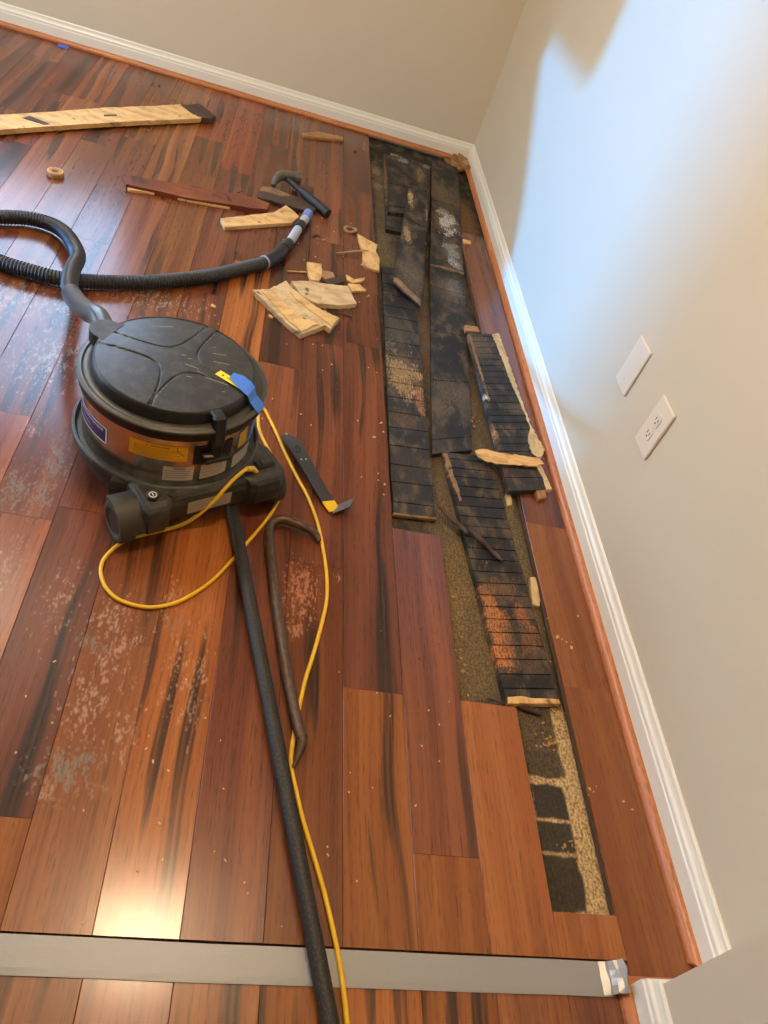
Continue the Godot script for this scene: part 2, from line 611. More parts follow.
func wall_with_hole(parent: Node, axis: int, at0: float, at1: float, u0: float, u1: float, holes: Array, m: Material) -> void:
	# a wall of panels round its openings; axis 0: wall runs along x, 2: along z; holes [u0, u1, y0, y1] sorted
	var cur := u0
	for h in holes + [[u1, u1, 0, 0]]:
		var spans := [[cur, h[0], -0.05, CEIL]]
		if h[1] > h[0]:
			spans.append([h[0], h[1], -0.05, h[2]])
			spans.append([h[0], h[1], h[3], CEIL])
		for s in spans:
			if s[1] - s[0] < 0.001 or s[3] - s[2] < 0.001:
				continue
			if axis == 0:
				slab_box(parent, "plaster", Vector3(s[0], s[2], at0), Vector3(s[1], s[3], at1), m)
			else:
				slab_box(parent, "plaster", Vector3(at0, s[2], s[0]), Vector3(at1, s[3], s[1]), m)
		cur = h[1]

# moulding with the given (out, up) profile running from a to b, 'out' pointing into the room
func moulding(called: String, prof: Array, a: Vector3, b: Vector3, out: Vector3, m: Material, mitre_a := 0.0, mitre_b := 0.0) -> MeshInstance3D:
	var st := start()
	var along := (b - a).normalized()
	var ln := a.distance_to(b)
	var flip := along.cross(Vector3.UP).dot(out) < 0
	var run := 0.0
	for i in prof.size() - 1:
		var p: Vector2 = prof[i]
		var q: Vector2 = prof[i + 1]
		var a0 := a + out * p.x + Vector3.UP * p.y + along * p.x * mitre_a
		var a1 := a + out * q.x + Vector3.UP * q.y + along * q.x * mitre_a
		var b0 := b + out * p.x + Vector3.UP * p.y - along * p.x * mitre_b
		var b1 := b + out * q.x + Vector3.UP * q.y - along * q.x * mitre_b
		var r2 := run + p.distance_to(q) * 12.0
		if flip:
			quad(st, a0, b0, b1, a1, Vector2(run, 0), Vector2(run, ln), Vector2(r2, ln), Vector2(r2, 0))
		else:
			quad(st, b0, a0, a1, b1, Vector2(run, ln), Vector2(run, 0), Vector2(r2, 0), Vector2(r2, ln))
		run = r2
	# end caps
	for e in [a, b]:
		for i in range(1, prof.size() - 1):
			var s := 1.0 if e == a else -1.0
			var mi := mitre_a if e == a else -mitre_b
			var p0: Vector3 = e + out * prof[0].x + Vector3.UP * prof[0].y + along * prof[0].x * mi
			var p1: Vector3 = e + out * prof[i].x + Vector3.UP * prof[i].y + along * prof[i].x * mi
			var p2: Vector3 = e + out * prof[i + 1].x + Vector3.UP * prof[i + 1].y + along * prof[i + 1].x * mi
			if (s > 0) != flip:
				tri(st, p0, p1, p2)
			else:
				tri(st, p0, p2, p1)
	var o := put(called, st.commit(), m, self)
	o.set_meta("kind", "structure")
	return o

func shell() -> void:
	var w := structure("wall_right")
	slab_box(w, "plaster", Vector3(WALL_X, -0.05, WALL_Z - 0.12), Vector3(WALL_X + 0.12, CEIL, -0.2), M.wall)
	var n := structure("wall_passage")
	slab_box(n, "plaster", Vector3(0.838, -0.05, -0.315), Vector3(WALL_X + 0.12, CEIL, FRONT_Z), M.wall)
	w = structure("wall_back")
	wall_with_hole(w, 0, WALL_Z - 0.12, WALL_Z, LEFT_X - 0.12, WALL_X + 0.12, [[-2.6, -0.65, 0.7, 2.38]], M.wall)
	w = structure("wall_left")
	wall_with_hole(w, 2, LEFT_X - 0.12, LEFT_X, WALL_Z - 0.12, FRONT_Z + 0.12, [[-3.65, -1.45, 0.03, 1.65]], M.wall)
	w = structure("wall_front")
	slab_box(w, "plaster", Vector3(LEFT_X - 0.12, -0.05, FRONT_Z), Vector3(WALL_X + 0.12, CEIL, FRONT_Z + 0.12), M.wall)
	w = structure("ceiling")
	slab_box(w, "plaster", Vector3(LEFT_X - 0.12, CEIL, WALL_Z - 0.12), Vector3(WALL_X + 0.12, CEIL + 0.12, FRONT_Z + 0.12), M.ceiling)
	# baseboards and the quarter-round shoe in front of them
	var bb := [Vector2(0.015, 0.001), Vector2(0.015, 0.054), Vector2(0.0125, 0.058), Vector2(0.0135, 0.062), Vector2(0.0125, 0.067), Vector2(0.0085, 0.072), Vector2(0.0065, 0.078), Vector2(0.0055, 0.085), Vector2(0.003, 0.088), Vector2(0.0, 0.088)]
	var qr := []
	for i in 9:
		var a := PI * 0.5 * i / 8.0
		qr.append(Vector2(0.015 + 0.017 * cos(a), 0.0005 + 0.019 * sin(a)))
	moulding("baseboard_right", bb, Vector3(WALL_X, 0, WALL_Z), Vector3(WALL_X, 0, -0.33), Vector3.LEFT, M.white, 1.0, 1.0)
	moulding("baseboard_back", bb, Vector3(LEFT_X, 0, WALL_Z), Vector3(WALL_X, 0, WALL_Z), Vector3.BACK, M.white, 0.0, 1.0)
	moulding("baseboard_passage", bb, Vector3(0.838, 0, -0.315), Vector3(0.838, 0, FRONT_Z), Vector3.LEFT, M.white, -1.0, 0.0)
	moulding("baseboard_return", bb, Vector3(0.838, 0, -0.315), Vector3(WALL_X, 0, -0.315), Vector3.FORWARD, M.white, -1.0, 0.0)
	moulding("trim_1", qr, Vector3(WALL_X, 0, WALL_Z), Vector3(WALL_X, 0, -0.34), Vector3.LEFT, M.shoe, 1.0, 1.0)
	moulding("trim_2", qr, Vector3(LEFT_X, 0, WALL_Z), Vector3(WALL_X, 0, WALL_Z), Vector3.BACK, M.shoe, 0.0, 1.0)
	moulding("trim_3", qr, Vector3(0.838, 0, -0.315), Vector3(0.838, 0, FRONT_Z), Vector3.LEFT, M.shoe, -1.0, 0.0)
	moulding("trim_4", qr, Vector3(0.838, 0, -0.315), Vector3(WALL_X, 0, -0.315), Vector3.FORWARD, M.shoe, -1.0, 1.0)

# one floor board: slightly cupped, eased edges
func board_mesh(x0: float, x1: float, z0: float, z1: float, cup: float, voff: float, flip: bool) -> ArrayMesh:
	var st := start()
	var w := x1 - x0
	var ch := 0.0007
	var xs := [0.0, ch, w * 0.2, w * 0.4, w * 0.6, w * 0.8, w - ch, w]
	var prof := []
	for i in xs.size():
		var s: float = (xs[i] / w) * 2.0 - 1.0
		prof.append(Vector2(xs[i], cup * s * s - cup - (ch if i == 0 or i == xs.size() - 1 else 0.0)))
	var uv := func(x: float, z: float) -> Vector2:
		var u := x / w * 0.96 + 0.02
		return Vector2(1.0 - u if flip else u, (z - z0) / 1.7 + voff)
	var uv2 := func(x: float, z: float) -> Vector2:
		return Vector2((x0 + x + 1.3) / 1.8, (z + 4.1) / 3.8)
	for i in xs.size() - 1:
		var p: Vector2 = prof[i]
		var q: Vector2 = prof[i + 1]
		var np := Vector2(-4.0 * cup / w * ((p.x / w) * 2.0 - 1.0), 1.0).normalized()
		var nq := Vector2(-4.0 * cup / w * ((q.x / w) * 2.0 - 1.0), 1.0).normalized()
		if i == 0 or i == xs.size() - 2:
			np = Vector2(p.y - q.y, q.x - p.x).normalized()
			nq = np
		var vs := [[p, z1, np], [q, z1, nq], [q, z0, nq], [p, z0, np]]
		for k in [0, 2, 1, 0, 3, 2]:
			var e: Array = vs[k]
			st.set_normal(Vector3(e[2].x, e[2].y, 0))
			st.set_uv(uv.call(e[0].x, e[1]))
			st.set_uv2(uv2.call(e[0].x, e[1]))
			st.add_vertex(Vector3(e[0].x, e[0].y, e[1]))
	var lowy := -0.018
	for sgn in [0, 1]:
		var p: Vector2 = prof[0] if sgn == 0 else prof[prof.size() - 1]
		st.set_uv2(Vector2(0.002, 0.002))
		var a := Vector3(p.x, lowy, z0)
		var b := Vector3(p.x, lowy, z1)
		var c := Vector3(p.x, p.y, z1)
		var d := Vector3(p.x, p.y, z0)
		var ua := Vector2(0.1, voff)
		var ub := Vector2(0.1, voff + (z1 - z0) / 1.7)
		if sgn == 0:
			quad(st, a, b, c, d, ua, ub, ub, ua)
		else:
			quad(st, b, a, d, c, ub, ua, ua, ub)
	for e in [z0, z1]:
		for i in xs.size() - 1:
			var p: Vector2 = prof[i]
			var q: Vector2 = prof[i + 1]
			var A := Vector3(p.x, lowy, e)
			var B := Vector3(q.x, lowy, e)
			var C := Vector3(q.x, q.y, e)
			var D := Vector3(p.x, p.y, e)
			if e == z1:
				quad(st, A, B, C, D, Vector2(0.2, 0.2), Vector2(0.3, 0.2), Vector2(0.3, 0.21), Vector2(0.2, 0.21))
			else:
				quad(st, B, A, D, C, Vector2(0.3, 0.2), Vector2(0.2, 0.2), Vector2(0.2, 0.21), Vector2(0.3, 0.21))
	return st.commit()

func floor_boards() -> void:
	var fl := structure("floor")
	# stained subfloor under the torn-out strip, plain sheets elsewhere
	var cn := [Vector2(0.44, -4.03), Vector2(0.99, -4.03), Vector2(0.99, -0.42), Vector2(0.44, -0.42)]
	var pale := rgb(206, 172, 118)
	var felt := rgb(62, 50, 30)
	var ochre := rgb(128, 88, 34)
	var sooty := rgb(20, 17, 15)
	var spots := [
		# the far end is black and wet
		[0.60, -3.85, 0.25, 0.22, sooty, 0.85], [0.90, -3.75, 0.10, 0.22, sooty, 0.7], [0.50, -3.1, 0.03, 0.5, rgb(120, 102, 66), 0.6], [0.90, -3.35, 0.05, 0.22, ochre, 0.85],
		[0.49, -2.75, 0.06, 0.20, rgb(116, 98, 58), 0.8], [0.49, -3.62, 0.03, 0.06, rgb(150, 134, 90), 0.8], [0.49, -3.45, 0.03, 0.05, rgb(150, 134, 90), 0.7], [0.63, -2.3, 0.05, 0.4, rgb(110, 78, 42), 0.7],
		# bare chipboard beside the boards
		[0.76, -1.75, 0.07, 0.40, rgb(112, 92, 56), 0.75], [0.63, -1.55, 0.06, 0.2, rgb(104, 78, 42), 0.7], [0.62, -1.1, 0.08, 0.36, rgb(132, 106, 58), 0.85], [0.65, -0.95, 0.06, 0.2, rgb(112, 92, 54), 0.7], [0.80, -1.25, 0.05, 0.35, rgb(140, 120, 78), 0.7],
		# the near slot: pale sheet with torn dark felt still stuck to it
		[0.775, -0.63, 0.08, 0.26, pale, 1.0, true], [0.757, -0.80, 0.048, 0.09, rgb(96, 80, 52), 1.0, true], [0.757, -0.655, 0.040, 0.036, rgb(60, 51, 38), 1.0, true], [0.757, -0.585, 0.040, 0.030, rgb(62, 54, 40), 1.0, true], [0.752, -0.50, 0.045, 0.052, felt, 1.0, true], [0.75, -0.735, 0.045, 0.03, rgb(82, 68, 44), 1.0, true], [0.715, -0.66, 0.012, 0.10, rgb(150, 134, 104), 0.8]]
	var sub_t := tx(rot_image(41, 280, 1500, cn, rgb(30, 25, 20), rgb(98, 80, 50), 0.45, spots, 0.9))
	var st := start()
	quad(st, Vector3(0.44, SUB, -0.42), Vector3(0.99, SUB, -0.42), Vector3(0.99, SUB, -4.03), Vector3(0.44, SUB, -4.03), Vector2(0, 1), Vector2(1, 1), Vector2(1, 0), Vector2(0, 0))
	quad(st, Vector3(0.44, SUB - 0.018, -0.42), Vector3(0.99, SUB - 0.018, -0.42), Vector3(0.99, SUB, -0.42), Vector3(0.44, SUB, -0.42))
	put("subfloor_sheet", st.commit(), mat(Color.WHITE, 0.8, 0.0, sub_t), fl)
	slab_box(fl, "subfloor_sheet", Vector3(LEFT_X, SUB - 0.03, -4.03), Vector3(WALL_X, SUB - 0.006, FRONT_Z), mat(rgb(120, 96, 62), 0.85))
	# rows of boards: end joints (z) read from the photograph where they show
	var joints := {-1: [-3.3, -2.107, -0.845], -2: [-2.75, -1.157], -3: [-3.2, -1.9], -4: [-3.53, -2.45], -5: [-3.15, -2.2, -1.22], -6: [-3.4, -2.0, -1.205, -0.534], -7: [-2.75, -1.162], -8: [-3.2, -2.35, -1.474], -9: [-3.065, -1.7, -0.8], -10: [-3.45, -2.3, -1.3], -11: [-2.9, -2.0, -0.9], -12: [-3.77, -2.6, -1.4], -13: [-3.2, -2.2, -1.1]}
	var kinds := {}
	# figure of the boards that show best: [row, nth board from the far wall] -> [texture, tone, voff]
	for e in [[0, 0, 1, 0, 0.35], [0, 1, 2, 1, 0.10], [1, 0, 4, 0, 0.10], [2, 0, 4, 0, 0.40], [3, 0, 1, 0, 0.20], [3, 1, 4, 1, 0.70], [-1, 1, 1, 1, 0.50], [-1, 2, 3, 0, 0.15], [-1, 3, 2, 1, 0.62], [-2, 0, 1, 0, 0.10], [-2, 1, 3, 0, 0.60], [-2, 2, 5, 1, 0.30], [-3, 1, 3, 1, 0.20], [-3, 2, 1, 0, 0.75], [-4, 1, 1, 1, 0.40], [-4, 2, 2, 0, 0.45], [-5, 2, 3, 0, 0.30], [-5, 3, 0, 0, 0.80], [-6, 2, 1, 0, 0.05], [-6, 3, 3, 0, 0.45], [-6, 4, 2, 1, 0.20], [-7, 1, 1, 0, 0.55], [-7, 2, 0, 2, 0.15], [-8, 2, 3, 0, 0.70], [-8, 3, 0, 2, 0.50], [-3, 0, 0, 1, 0.30], [-4, 0, 0, 1, 0.60], [-2, 3, 2, 1, 0.30], [-1, 4, 2, 0, 0.50], [0, 2, 2, 1, 0.40], [1, 1, 0, 0, 0.20], [-3, 3, 2, 1, 0.70]]:
		kinds[[e[0], e[1]]] = [e[2], e[3], e[4]]
	for r in range(-25, 4):
		var x0 := EDGE + ROW * r
		var ends := []
		if r == 0:
			ends = [[-1.318, -0.526], [-0.526, -0.371]]
		elif r == 1:
			ends = [[-0.849, -0.371]]
		elif r == 2:
			ends = [[-0.444, -0.371]]
		elif r == 3:
			ends = [[-3.163, -1.43], [-1.43, -0.34]]
		else:
			var js: Array = joints.get(r, [-3.4 + fposmod(r * 0.37, 0.9), -2.2 + fposmod(r * 0.53, 0.7), -1.1 + fposmod(r * 0.71, 0.5)])
			var cur := WALL_Z + 0.012
			for j in js + [-0.371]:
				ends.append([cur, j])
				cur = j
		# boards of the passage, past the saw cut under the tape
		if r < 3:
			ends.append([-0.367, 0.5 + fposmod(r * 0.61, 0.9)])
			ends.append([0.5 + fposmod(r * 0.61, 0.9), FRONT_Z])
		for n in ends.size():
			var e: Array = ends[n]
			if e[1] - e[0] < 0.01:
				continue
			var kd: Array = kinds.get([r, n], [[0, 1, 3, 1, 5, 3][rng.randi_range(0, 5)], rng.randi_range(0, 2), rng.randf()])
			var cup := rng.randf_range(0.0001, 0.0007)
			var x1: float = minf(x0 + ROW, WALL_X - 0.012)
			var o := put("plank", board_mesh(x0 + 0.0003, x1 - 0.0003, e[0] + 0.0004, e[1] - 0.0004, cup, kd[2], rng.randf() < 0.5), wood[[kd[0], kd[1], r >= -13 and r < 0 and e[1] < 0.0]], fl, Vector3(x0 + 0.0003, rng.randf_range(-0.0004, 0.0), 0))
			if r == 3:   # bare tongue along the torn-out side
				slab_box(o, "tongue", Vector3(-0.006, -0.013, e[0] + 0.002), Vector3(0.0, -0.007, minf(e[1], -0.446)), M.dark_wood)

func window_frame(called: String, axis: int, at: float, u0: float, u1: float, y0: float, y1: float) -> void:
	var w := structure(called)
	var t := 0.05
	for s in [[u0, u0 + t, y0, y1], [u1 - t, u1, y0, y1], [u0 + t, u1 - t, y0, y0 + t], [u0 + t, u1 - t, y1 - t, y1]]:
		if axis == 0:
			slab_box(w, "frame_bar", Vector3(s[0], s[2], at - 0.03), Vector3(s[1], s[3], at + 0.03), M.white)
		else:
			slab_box(w, "frame_bar", Vector3(at - 0.03, s[2], s[0]), Vector3(at + 0.03, s[3], s[1]), M.white)
	if axis == 0:
		slab_box(w, "pane", Vector3(u0 + t, y0 + t, at - 0.002), Vector3(u1 - t, y1 - t, at + 0.002), M.glass)
	else:
		slab_box(w, "pane", Vector3(at - 0.002, y0 + t, u0 + t), Vector3(at + 0.002, y1 - t, u1 - t), M.glass)

# a hanging curtain with folds: edge gives (y, z) of its free side, hung side at z_fixed
func curtain(label: String, edge: Array, z_fixed: float, group: String) -> void:
	var x := LEFT_X + 0.07
	var t := thing("curtain", label, "curtain", Vector3(x, 0, z_fixed), 0.0, group)
	var st := start()
	var nu := 40
	for i in edge.size() - 1:
		var e0: Vector2 = edge[i]
		var e1: Vector2 = edge[i + 1]
		for k in nu:
			var v := []
			for c in [[e0, k], [e0, k + 1], [e1, k + 1], [e1, k]]:
				var s := float(c[1]) / nu
				v.append(Vector3(0.018 * sin(s * 52.0), c[0].x, lerpf(0.0, c[0].y - z_fixed, s)))
			quad(st, v[0], v[1], v[2], v[3])
	put("cloth", st.commit(), M.curtain, t)
	put("curtain_rod", tube(PackedVector3Array([Vector3(0, 2.16, -0.2), Vector3(0, 2.16, edge[0].y - z_fixed + 0.05)]), 0.012), M.black, t)

func openings() -> void:
	window_frame("window_1", 2, LEFT_X - 0.06, -3.65, -1.45, 0.03, 1.65)
	window_frame("window_2", 0, WALL_Z - 0.06, -2.6, -0.65, 0.7, 2.38)
	# tied-back curtain at the glazed door: swells again below the tie
	var ed := []
	for p in [[2.15, -2.80], [1.2, -2.79], [0.93, -2.79], [0.86, -2.85], [0.855, -3.12], [0.87, -3.40], [0.77, -3.46], [0.64, -3.28], [0.50, -3.10], [0.35, -2.92], [0.2, -2.80], [0.05, -2.74]]:
		ed.append(Vector2(p[0], p[1] + 0.02 * 3.62))
	curtain("taupe curtain tied back at the glazed door in the left wall", ed, -3.72, "")
	# the house next door, whose corner cuts the low sun
	var h := thing("neighbour_house", "pale house next door standing outside the left windows", "building", Vector3(-18.0, -0.4, 0.54))
	put("house_wall", box(Vector3(3.0, 5.0, 4.0), 0.02), mat(rgb(190, 182, 170), 0.8), h, Vector3(0, 2.5, 0.05))
	var rs := start()
	add_prism(rs, PackedVector2Array([Vector2(-1.8, -2.1), Vector2(1.8, -2.1), Vector2(1.8, 2.2), Vector2(-1.8, 2.2)]), 5.0, 5.4, 0.0)
	put("roof", rs.commit(), mat(rgb(90, 80, 76), 0.8), h)
	var g := thing("lawn", "grass lawn outside the windows", "lawn", Vector3(-12, -0.4, 0))
	put("turf", box(Vector3(18, 0.02, 30)), mat(rgb(82, 96, 58), 0.9), g, Vector3(0, -0.011, 0))

# ---------------------------------------------------------------- the torn-out strip
# a rotten board lying with its kerfed underside up; corners far-left, far-right, near-right, near-left as world (x, z)
func kerf_mesh(cn: Array, c: Vector2, thick: float, pitch: float, salt: float, rag: float) -> ArrayMesh:
	var st := start()
	var ln: float = (cn[0] + cn[1]).distance_to(cn[2] + cn[3]) * 0.5
	var ss := [[0.0, 0.0]]
	var s := pitch * (0.4 + 0.3 * fposmod(salt, 1.0))
	while s < ln - 0.012:
		ss.append([(s - 0.0016) / ln, 0.0])
		ss.append([(s - 0.0010) / ln, -0.005])
		ss.append([(s + 0.0010) / ln, -0.005])
		ss.append([(s + 0.0016) / ln, 0.0])
		s += pitch * (0.92 + 0.16 * fposmod(s * 37.7 + salt, 1.0))
	ss.append([1.0, 0.0])
	var lf := []
	var rt := []
	for e in ss:
		var t: float = e[0]
		var a: Vector2 = cn[0].lerp(cn[3], t)
		var b: Vector2 = cn[1].lerp(cn[2], t)
		var out := (b - a).normalized()
		a += out * nz.get_noise_2d(t * ln * 2200.0, salt * 50.0) * rag - c
		b += out * nz.get_noise_2d(t * ln * 2200.0, salt * 50.0 + 500.0) * rag - c
		var w := nz2.get_noise_2d(t * ln * 700.0, salt * 11.0) * 0.0012
		lf.append(Vector3(a.x, thick + e[1] + w, a.y))
		rt.append(Vector3(b.x, thick + e[1] - w, b.y))
	for i in ss.size() - 1:
		var t0: float = ss[i][0]
		var t1: float = ss[i + 1][0]
		quad(st, lf[i + 1], rt[i + 1], rt[i], lf[i], Vector2(0, t1), Vector2(1, t1), Vector2(1, t0), Vector2(0, t0))
		var dl0 := Vector3(lf[i].x, 0, lf[i].z)
		var dl1 := Vector3(lf[i + 1].x, 0, lf[i + 1].z)
		var dr0 := Vector3(rt[i].x, 0, rt[i].z)
		var dr1 := Vector3(rt[i + 1].x, 0, rt[i + 1].z)
		quad(st, dl0, dl1, lf[i + 1], lf[i], Vector2(0, t0), Vector2(0, t1), Vector2(0.03, t1), Vector2(0.03, t0))
		quad(st, dr1, dr0, rt[i], rt[i + 1], Vector2(1, t1), Vector2(1, t0), Vector2(0.97, t0), Vector2(0.97, t1))
		quad(st, dl0, dr0, dr1, dl1, Vector2(0, t0), Vector2(1, t0), Vector2(1, t1), Vector2(0, t1))
	var m := ss.size() - 1
	quad(st, Vector3(lf[m].x, 0, lf[m].z), Vector3(rt[m].x, 0, rt[m].z), rt[m], lf[m], Vector2(0, 0.99), Vector2(1, 0.99), Vector2(1, 0.97), Vector2(0, 0.97))
	quad(st, Vector3(rt[0].x, 0, rt[0].z), Vector3(lf[0].x, 0, lf[0].z), lf[0], rt[0], Vector2(1, 0.01), Vector2(0, 0.01), Vector2(0, 0.03), Vector2(1, 0.03))
	return st.commit()

func rotten_board(label: String, cn: Array, y: float, thick: float, blacken: float, spots: Array, seed_: int, rag := 0.003, pitch := 0.042, brown := Color(0.36, 0.28, 0.19), tilt := Vector2.ZERO) -> Node3D:
	var c := centre(cn)
	var t := thing("rotten_floorboard", label, "floorboard", Vector3(c.x, y, c.y), 0.0, "loose rotten boards in the torn strip")
	t.rotation.x = tilt.x
	t.rotation.z = tilt.y
	var ln: float = cn[0].distance_to(cn[3])
	var im := rot_image(seed_, 80, clampi(int(ln * 560.0), 60, 640), cn, rgb(15, 13, 12), brown, blacken, spots)
	put("board_body", kerf_mesh(cn, c, thick, pitch, seed_ * 0.37, rag), mat(Color.WHITE, 0.72, 0.0, tx(im)), t)
	return t

# pale split edge or tear on a board: outline in world (x, z), thin and proud of the board's top
func splinter(t: Node3D, called: String, pts: Array, low: float, high: float, m: Material, salt: float, rag := 0.004) -> void:
	var c := Vector2(t.position.x, t.position.z)
	var st := start()
	add_prism(st, moved(ragged(pts, 0.010, rag, salt), c), low, high, -0.001, PI * 0.5, 3.0, 0.0008)
	put(called, st.commit(), m, t)

func stick(called: String, label: String, category: String, a: Vector3, b: Vector3, w: float, h: float, m: Material, salt: float, group := "") -> Node3D:
	var base := Vector3((a.x + b.x) * 0.5, minf(a.y, b.y), (a.z + b.z) * 0.5)
	var t := thing(called, label, category, base, 0.0, group)
	var pts := PackedVector3Array()
	for i in 7:
		var s := i / 6.0
		pts.append(a.lerp(b, s) - base + Vector3(nz.get_noise_2d(s * 300.0, salt * 90.0) * 0.004, h * 0.5, nz.get_noise_2d(s * 300.0, salt * 90.0 + 400.0) * 0.004))
	var rad := func(d: float, s: float) -> float:
		return w * 0.5 * (0.75 + 0.4 * nz.get_noise_2d(s * 700.0, salt * 33.0)) * (0.45 + 0.55 * minf(1.0, minf(s, 1.0 - s) * 7.0))
	put("wood_body", tube(pts, rad, 6, Vector2(1.0, h / w)), m, t)
	return t

func torn_strip() -> void:
	var tan := rgb(176, 140, 88)
	var warm := rgb(190, 128, 72)
	var ash := rgb(168, 162, 156)
	var umber := rgb(88, 66, 42)
	var soot := rgb(14, 13, 13)
	# left column, long board against the sound floor
	var cn: Array = [Vector2(0.481, -2.679), Vector2(0.604, -2.694), Vector2(0.579, -1.380), Vector2(0.463, -1.370)]
	var t := rotten_board("long soot-black board with a tan band, lying against the sound floor's edge", cn, SUB, 0.016, 0.72, [
		[0.521, -2.007, 0.06, 0.13, tan, 0.85], [0.521, -2.250, 0.05, 0.12, rgb(92, 84, 66), 0.6], [0.573, -1.906, 0.02, 0.10, warm, 0.7], [0.539, -2.453, 0.05, 0.12, soot, 0.8], [0.514, -1.764, 0.05, 0.06, umber, 0.7], [0.513, -1.547, 0.05, 0.10, rgb(58, 46, 34), 0.7], [0.527, -1.678, 0.05, 0.05, soot, 0.8]], 51, 0.004, 0.075)
	splinter(t, "pale_cut_end", [Vector2(0.463, -1.375), Vector2(0.580, -1.386), Vector2(0.580, -1.379), Vector2(0.462, -1.368)], 0.008, 0.0164, M.edge, 3.0, 0.002)
	# two dark boards stacked at the far end of that column
	cn = [Vector2(0.532, -3.813), Vector2(0.771, -3.822), Vector2(0.691, -3.023), Vector2(0.510, -3.002)]
	rotten_board("dark board with a pale edge at the far end, beneath a shorter one", cn, SUB, 0.016, 0.7, [[0.526, -3.551, 0.012, 0.3, tan, 0.7], [0.643, -3.355, 0.05, 0.2, umber, 0.6]], 52, 0.004, 0.22)
	cn = [Vector2(0.562, -3.806), Vector2(0.758, -3.784), Vector2(0.700, -3.201), Vector2(0.519, -3.131)]
	t = rotten_board("dark brown board near the far corner, with white mould along its far end", cn, SUB + 0.016, 0.016, 0.62, [
		[0.587, -3.799, 0.03, 0.03, ash, 0.9], [0.615, -3.757, 0.03, 0.03, ash, 0.85], [0.705, -3.834, 0.04, 0.05, rgb(206, 202, 196), 1.0], [0.741, -3.760, 0.03, 0.03, ash, 0.8], [0.696, -3.634, 0.03, 0.10, tan, 0.7], [0.579, -3.286, 0.06, 0.2, rgb(52, 40, 34), 0.6]], 53, 0.004, 0.22)
	# board lying askew on top of the others
	cn = [Vector2(0.620, -3.391), Vector2(0.719, -3.402), Vector2(0.603, -2.407), Vector2(0.510, -2.531)]
	t = rotten_board("mottled grey-black board lying askew on top of the others", cn, SUB + 0.034, 0.016, 0.55, [
		[0.624, -3.300, 0.015, 0.10, rgb(200, 168, 116), 1.0], [0.584, -2.944, 0.018, 0.09, tan, 0.95], [0.582, -2.595, 0.05, 0.12, rgb(110, 96, 72), 0.7], [0.670, -3.247, 0.03, 0.1, soot, 0.8], [0.650, -2.868, 0.03, 0.15, soot, 0.7], [0.690, -3.161, 0.012, 0.08, warm, 0.7]], 54, 0.004, 0.5)
	splinter(t, "pale_cut_end", [Vector2(0.511, -2.545), Vector2(0.526, -2.553), Vector2(0.604, -2.428), Vector2(0.603, -2.403), Vector2(0.510, -2.523)], 0.009, 0.0165, M.edge, 5.0, 0.003)
	# second column
	cn = [Vector2(0.783, -3.910), Vector2(0.916, -3.915), Vector2(0.820, -2.780), Vector2(0.679, -2.790)]
	t = rotten_board("dark board with flaking white mould, far board of the second row", cn, SUB + 0.004, 0.016, 0.58, [
		[0.789, -3.222, 0.05, 0.12, rgb(200, 196, 190), 1.0], [0.787, -2.946, 0.04, 0.10, ash, 0.8], [0.797, -2.842, 0.03, 0.05, ash, 0.8], [0.795, -3.582, 0.05, 0.25, rgb(120, 104, 74), 0.75], [0.850, -3.539, 0.04, 0.2, rgb(112, 100, 76), 0.6], [0.837, -3.762, 0.06, 0.15, soot, 0.6]], 55, 0.004, 0.35)
	splinter(t, "pale_cut_end", [Vector2(0.682, -2.795), Vector2(0.821, -2.789), Vector2(0.819, -2.776), Vector2(0.681, -2.783)], 0.008, 0.0163, M.edge, 6.0, 0.002)
	cn = [Vector2(0.683, -2.815), Vector2(0.823, -2.797), Vector2(0.719, -1.695), Vector2(0.591, -1.640)]
	rotten_board("grey and black mouldy board in the middle of the second row", cn, SUB, 0.015, 0.7, [
		[0.755, -2.640, 0.05, 0.10, ash, 0.5], [0.707, -2.640, 0.04, 0.10, umber, 0.6], [0.701, -2.201, 0.06, 0.14, soot, 0.8], [0.677, -1.968, 0.06, 0.07, rgb(104, 84, 58), 0.75], [0.635, -1.877, 0.04, 0.06, rgb(118, 100, 74), 0.6], [0.723, -1.932, 0.025, 0.12, rgb(98, 84, 62), 0.6], [0.688, -1.763, 0.04, 0.07, soot, 0.9], [0.619, -1.706, 0.04, 0.05, rgb(70, 58, 42), 0.7]], 56, 0.004, 0.3)
	# board with the splintered pale edges, half over the sound board by the wall
	cn = [Vector2(0.771, -2.304), Vector2(0.890, -2.347), Vector2(0.926, -1.702), Vector2(0.792, -1.663)]
	t = rotten_board("black kerfed board with splintered pale edges beside the quarter-round trim", cn, 0.0015, 0.017, 0.66, [
		[0.800, -2.241, 0.06, 0.09, rgb(112, 92, 64), 0.8], [0.820, -2.073, 0.05, 0.1, rgb(52, 44, 36), 0.6], [0.782, -1.764, 0.02, 0.06, rgb(206, 150, 92), 0.95], [0.789, -1.949, 0.012, 0.014, rgb(215, 205, 190), 1.0], [0.836, -1.843, 0.05, 0.08, soot, 0.8]], 57, 0.003, 0.034)
	splinter(t, "pale_split_edge", [Vector2(0.866, -2.337), Vector2(0.895, -2.356), Vector2(0.906, -2.145), Vector2(0.914, -1.981), Vector2(0.925, -1.832), Vector2(0.949, -1.736), Vector2(0.925, -1.697), Vector2(0.901, -1.708), Vector2(0.899, -1.767), Vector2(0.919, -1.840), Vector2(0.907, -1.942), Vector2(0.890, -2.071), Vector2(0.881, -2.194)], 0.006, 0.0185, M.raw_grey, 7.0, 0.006)
